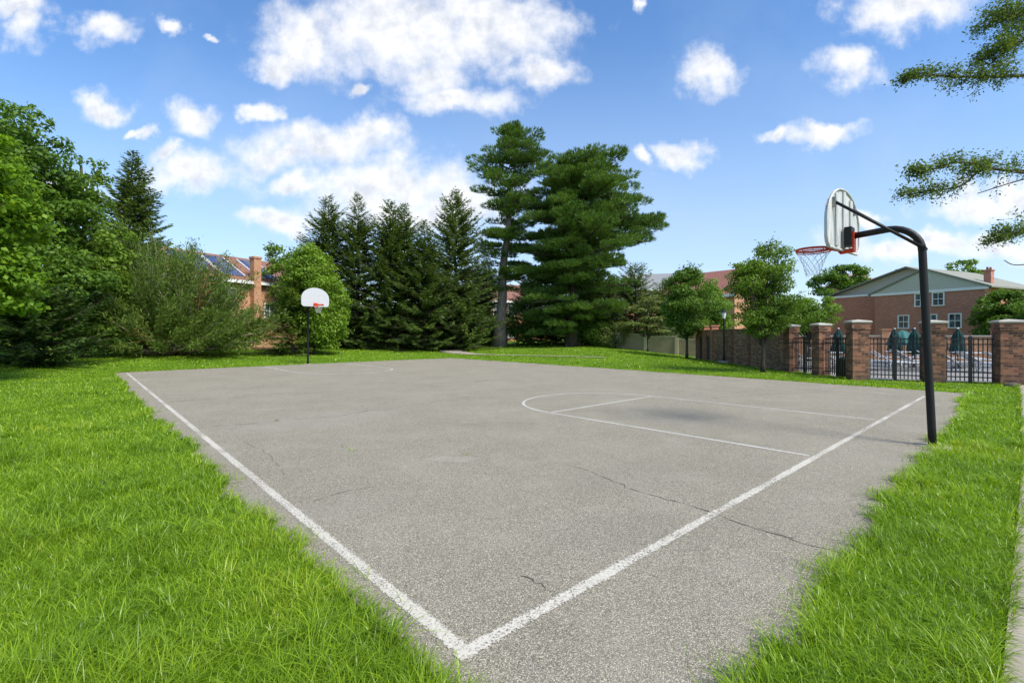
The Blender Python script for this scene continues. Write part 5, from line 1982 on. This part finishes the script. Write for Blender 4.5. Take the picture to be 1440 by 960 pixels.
# rocks at the stout pillar
def rock(label, p, s, seed):
    rng = np.random.default_rng(seed)
    mb = MB()
    n1, n2 = 10, 6
    vs = []
    for i in range(n2 + 1):
        ph = PI * i / n2
        for k in range(n1):
            th = 2 * PI * k / n1
            r = 1 + 0.22 * math.sin(3 * th + seed) * math.sin(ph) + rng.normal(0, 0.06)
            vs.append((s[0] * r * math.sin(ph) * math.cos(th), s[1] * r * math.sin(ph) * math.sin(th), s[2] * (r * math.cos(ph) + 0.55)))
    fs = []
    for i in range(n2):
        for k in range(n1):
            a, b_ = i * n1 + k, i * n1 + (k + 1) % n1
            fs.append((a, b_, b_ + n1, a + n1))
    o = mb.add(vs, fs, True).build('rock', M['rock'], None)
    o.location = tuple(p)
    tag(o, label, 'rock', 'rocks at the foot of the stout pillar')


rock('larger dark rock at the foot of the stout brick pillar', (14.62, 13.85, -0.03), (0.2, 0.14, 0.08), 1)
rock('small flat rock right of the larger one at the stout pillar', (15.05, 13.72, -0.03), (0.15, 0.12, 0.06), 2)


# ------------------------------------------------------------------ basketball hoops
def fan_outline(wd=1.37, ht=0.94):
    """fan backboard: straight lower sides, rounded top, cut lower corners; (x, z) with z from the lower edge"""
    pts = [(-wd / 2 + 0.10, 0.0), (wd / 2 - 0.10, 0.0), (wd / 2 - 0.02, 0.07), (wd / 2, 0.15), (wd / 2, 0.36)]
    for k in range(1, 16):
        a = PI * k / 16
        pts.append((wd / 2 * math.cos(a) ** 1 if k != 8 else 0, 0.36 + (ht - 0.36) * math.sin(a) ** 0.92))
    pts += [(-wd / 2, 0.36), (-wd / 2, 0.15), (-wd / 2 + 0.02, 0.07)]
    return pts


def hoop(label, base, rot, board_mat, lean, board_rot, rim_z, tilt_net=(0, 0), board_d=1.0, pole_r=0.046, ht=0.92, rim_twist=0.0):
    """local +y points from the pole into the court"""
    t = thing('basketball_hoop', label, 'basketball hoop', tuple(base), rot, 'basketball hoops of the court')
    top = 2.98
    lp_ = []
    for z in np.linspace(-0.2, 2.62, 7):
        lp_.append((0, lean * z, z))
    y0 = lean * 2.62
    rb = 0.36
    for k in range(1, 9):
        a = PI / 2 * k / 8
        lp_.append((0, y0 + rb - rb * math.cos(a), 2.62 + rb * math.sin(a) * (top - 2.62) / rb))
    lp_.append((0, board_d - 0.13, top - 0.03))
    MB().tube(lp_, pole_r, 16).build('pole', M['black_pole'], t)
    MB().lathe([(pole_r + 0.16, -0.02), (pole_r + 0.15, 0.008), (pole_r + 0.02, 0.014)], 20).build('footing', M['concrete'], t)
    # backboard turned by board_rot about the end of the arm
    e = bpy.data.objects.new('backboard', None)
    ol = fan_outline(ht=ht)
    n = len(ol)
    bz = rim_z - 0.08
    mb = MB().prism([(x, z + bz) for x, z in ol], -0.012, 0.012)
    # rolled rim of the pressed board, on its back
    ring = [(x * 0.985, -0.02, bz + 0.006 + z * 0.985) for x, z in ol]
    mb.tube(ring + [ring[0]], 0.017, 6, False)
    for x in (-0.30, 0.0, 0.30):
        zt = 0.80 if x else 0.88
        mb.box(x - 0.05, x + 0.05, -0.034, -0.0125, bz + 0.05, bz + zt)
    bd = mb.build('backboard', M[board_mat], t)
    bd.location = (0, board_d, 0)
    bd.rotation_euler = (0, 0, board_rot)
    cr, sr = math.cos(board_rot), math.sin(board_rot)

    def bl(x, y, z):
        return (x * cr - y * sr, board_d + x * sr + y * cr, z)
    # mounting flange and braces
    MB().box(-0.10, 0.10, board_d - 0.135, board_d - 0.045, top - 0.18, top + 0.10).build('flange', M['black_pole'], t)
    zb = bz + ht * 0.72
    for x in (-0.42, 0.42):
        p1 = bl(x, -0.04, zb)
        sgn = 1 if x > 0 else -1
        p0 = (sgn * (pole_r + 0.012), y0 - 0.02, 2.66)
        br = MB().tube([p0, p1], 0.021, 8)
        br.tube([(p0[0] - sgn * 0.03, p0[1], p0[2]), (p0[0] + sgn * 0.035, p0[1], p0[2])], 0.028, 8)
        br.build('brace', M['black_pole'], t)
        MB().box(p1[0] - 0.03, p1[0] + 0.03, p1[1] - 0.012, p1[1] + 0.03, p1[2] - 0.07, p1[2] + 0.07).build('bracket', M['steel'], t)
    # rim: ring, mounting plate and struts
    rr = 0.2286
    yc = 0.16 + rr
    th = [2 * PI * k / 40 for k in range(41)]
    rim = MB().tube([bl(rr * math.sin(a), yc + rr * -math.cos(a), rim_z) for a in th], 0.018, 8, False)
    rim.tube([bl(rr * 1.0 * math.sin(a), yc - rr * math.cos(a), rim_z - 0.035) for a in th], 0.009, 6, False)
    for k in range(0, 40, 4):
        a = th[k]
        p = bl(rr * math.sin(a), yc - rr * math.cos(a), rim_z)
        rim.tube([p, (p[0], p[1], rim_z - 0.038)], 0.006, 5)
    for x in (-0.075, 0.075):
        rim.tube([bl(x, 0.015, rim_z - 0.02), bl(x * 1.9, yc - rr * 0.78, rim_z)], 0.014, 6)
        rim.tube([bl(x, 0.015, rim_z - 0.075), bl(x * 1.5, yc - rr * 0.9, rim_z - 0.02)], 0.011, 6)
    pl = [bl(x, y, z) for (x, y, z) in ((-0.10, 0.0135, rim_z - 0.11), (0.10, 0.0135, rim_z - 0.11), (0.10, 0.022, rim_z - 0.11), (-0.10, 0.022, rim_z - 0.11),
                                        (-0.10, 0.0135, rim_z + 0.10), (0.10, 0.0135, rim_z + 0.10), (0.10, 0.022, rim_z + 0.10), (-0.10, 0.022, rim_z + 0.10))]
    rim.add(pl, [(0, 3, 2, 1), (4, 5, 6, 7), (0, 1, 5, 4), (1, 2, 6, 5), (2, 3, 7, 6), (3, 0, 4, 7)])
    # bracket reaching under the board to the arm
    rim.box(-0.06, 0.06, board_d - 0.16, board_d - 0.137, rim_z - 0.10, top + 0.03)
    rim.tube([(0, board_d - 0.15, rim_z - 0.08), bl(0, 0.03, rim_z - 0.09)], 0.035, 6)
    rim_o = rim.build('rim', M['orange'], t)
    # net of knotted cord
    nt = MB()
    ns, rows = 12, 6
    lev = []
    for r_ in range(rows + 1):
        f = r_ / rows
        rad = rr * (1 - 0.62 * f ** 0.75) + 0.0
        zz = rim_z - 0.035 - 0.37 * f
        off = (r_ % 2) * PI / ns
        lev.append([bl(rad * math.sin(2 * PI * k / ns + off) + tilt_net[0] * f, yc - rad * math.cos(2 * PI * k / ns + off) + tilt_net[1] * f, zz + 0.015 * math.sin(5 * k + r_)) for k in range(ns)])
    for r_ in range(rows):
        for k in range(ns):
            k2 = (k + (1 if r_ % 2 else -1)) % ns
            nt.tube([lev[r_][k], lev[r_ + 1][k]], 0.0023, 4, False)
            nt.tube([lev[r_][k], lev[r_ + 1][k2]], 0.0023, 4, False)
    nt.build('net', M['net'], t)
    return t


near_rot = math.atan2(W2[1], W2[0]) - PI / 2
pb = V3(5.64, 6.36, 0)
hoop('black gooseneck hoop in the near right corner, weathered backboard seen from behind', pb, near_rot, 'board', 0.040, R(-4), 2.82, (0.03, 0.02), 1.02)
fb = at(433, 24.3, 0)
hoop('far hoop with a clean white fan backboard facing the court', fb, near_rot + PI, 'board_clean', 0.0, R(2), 2.98, (0, 0), 1.05, 0.052)
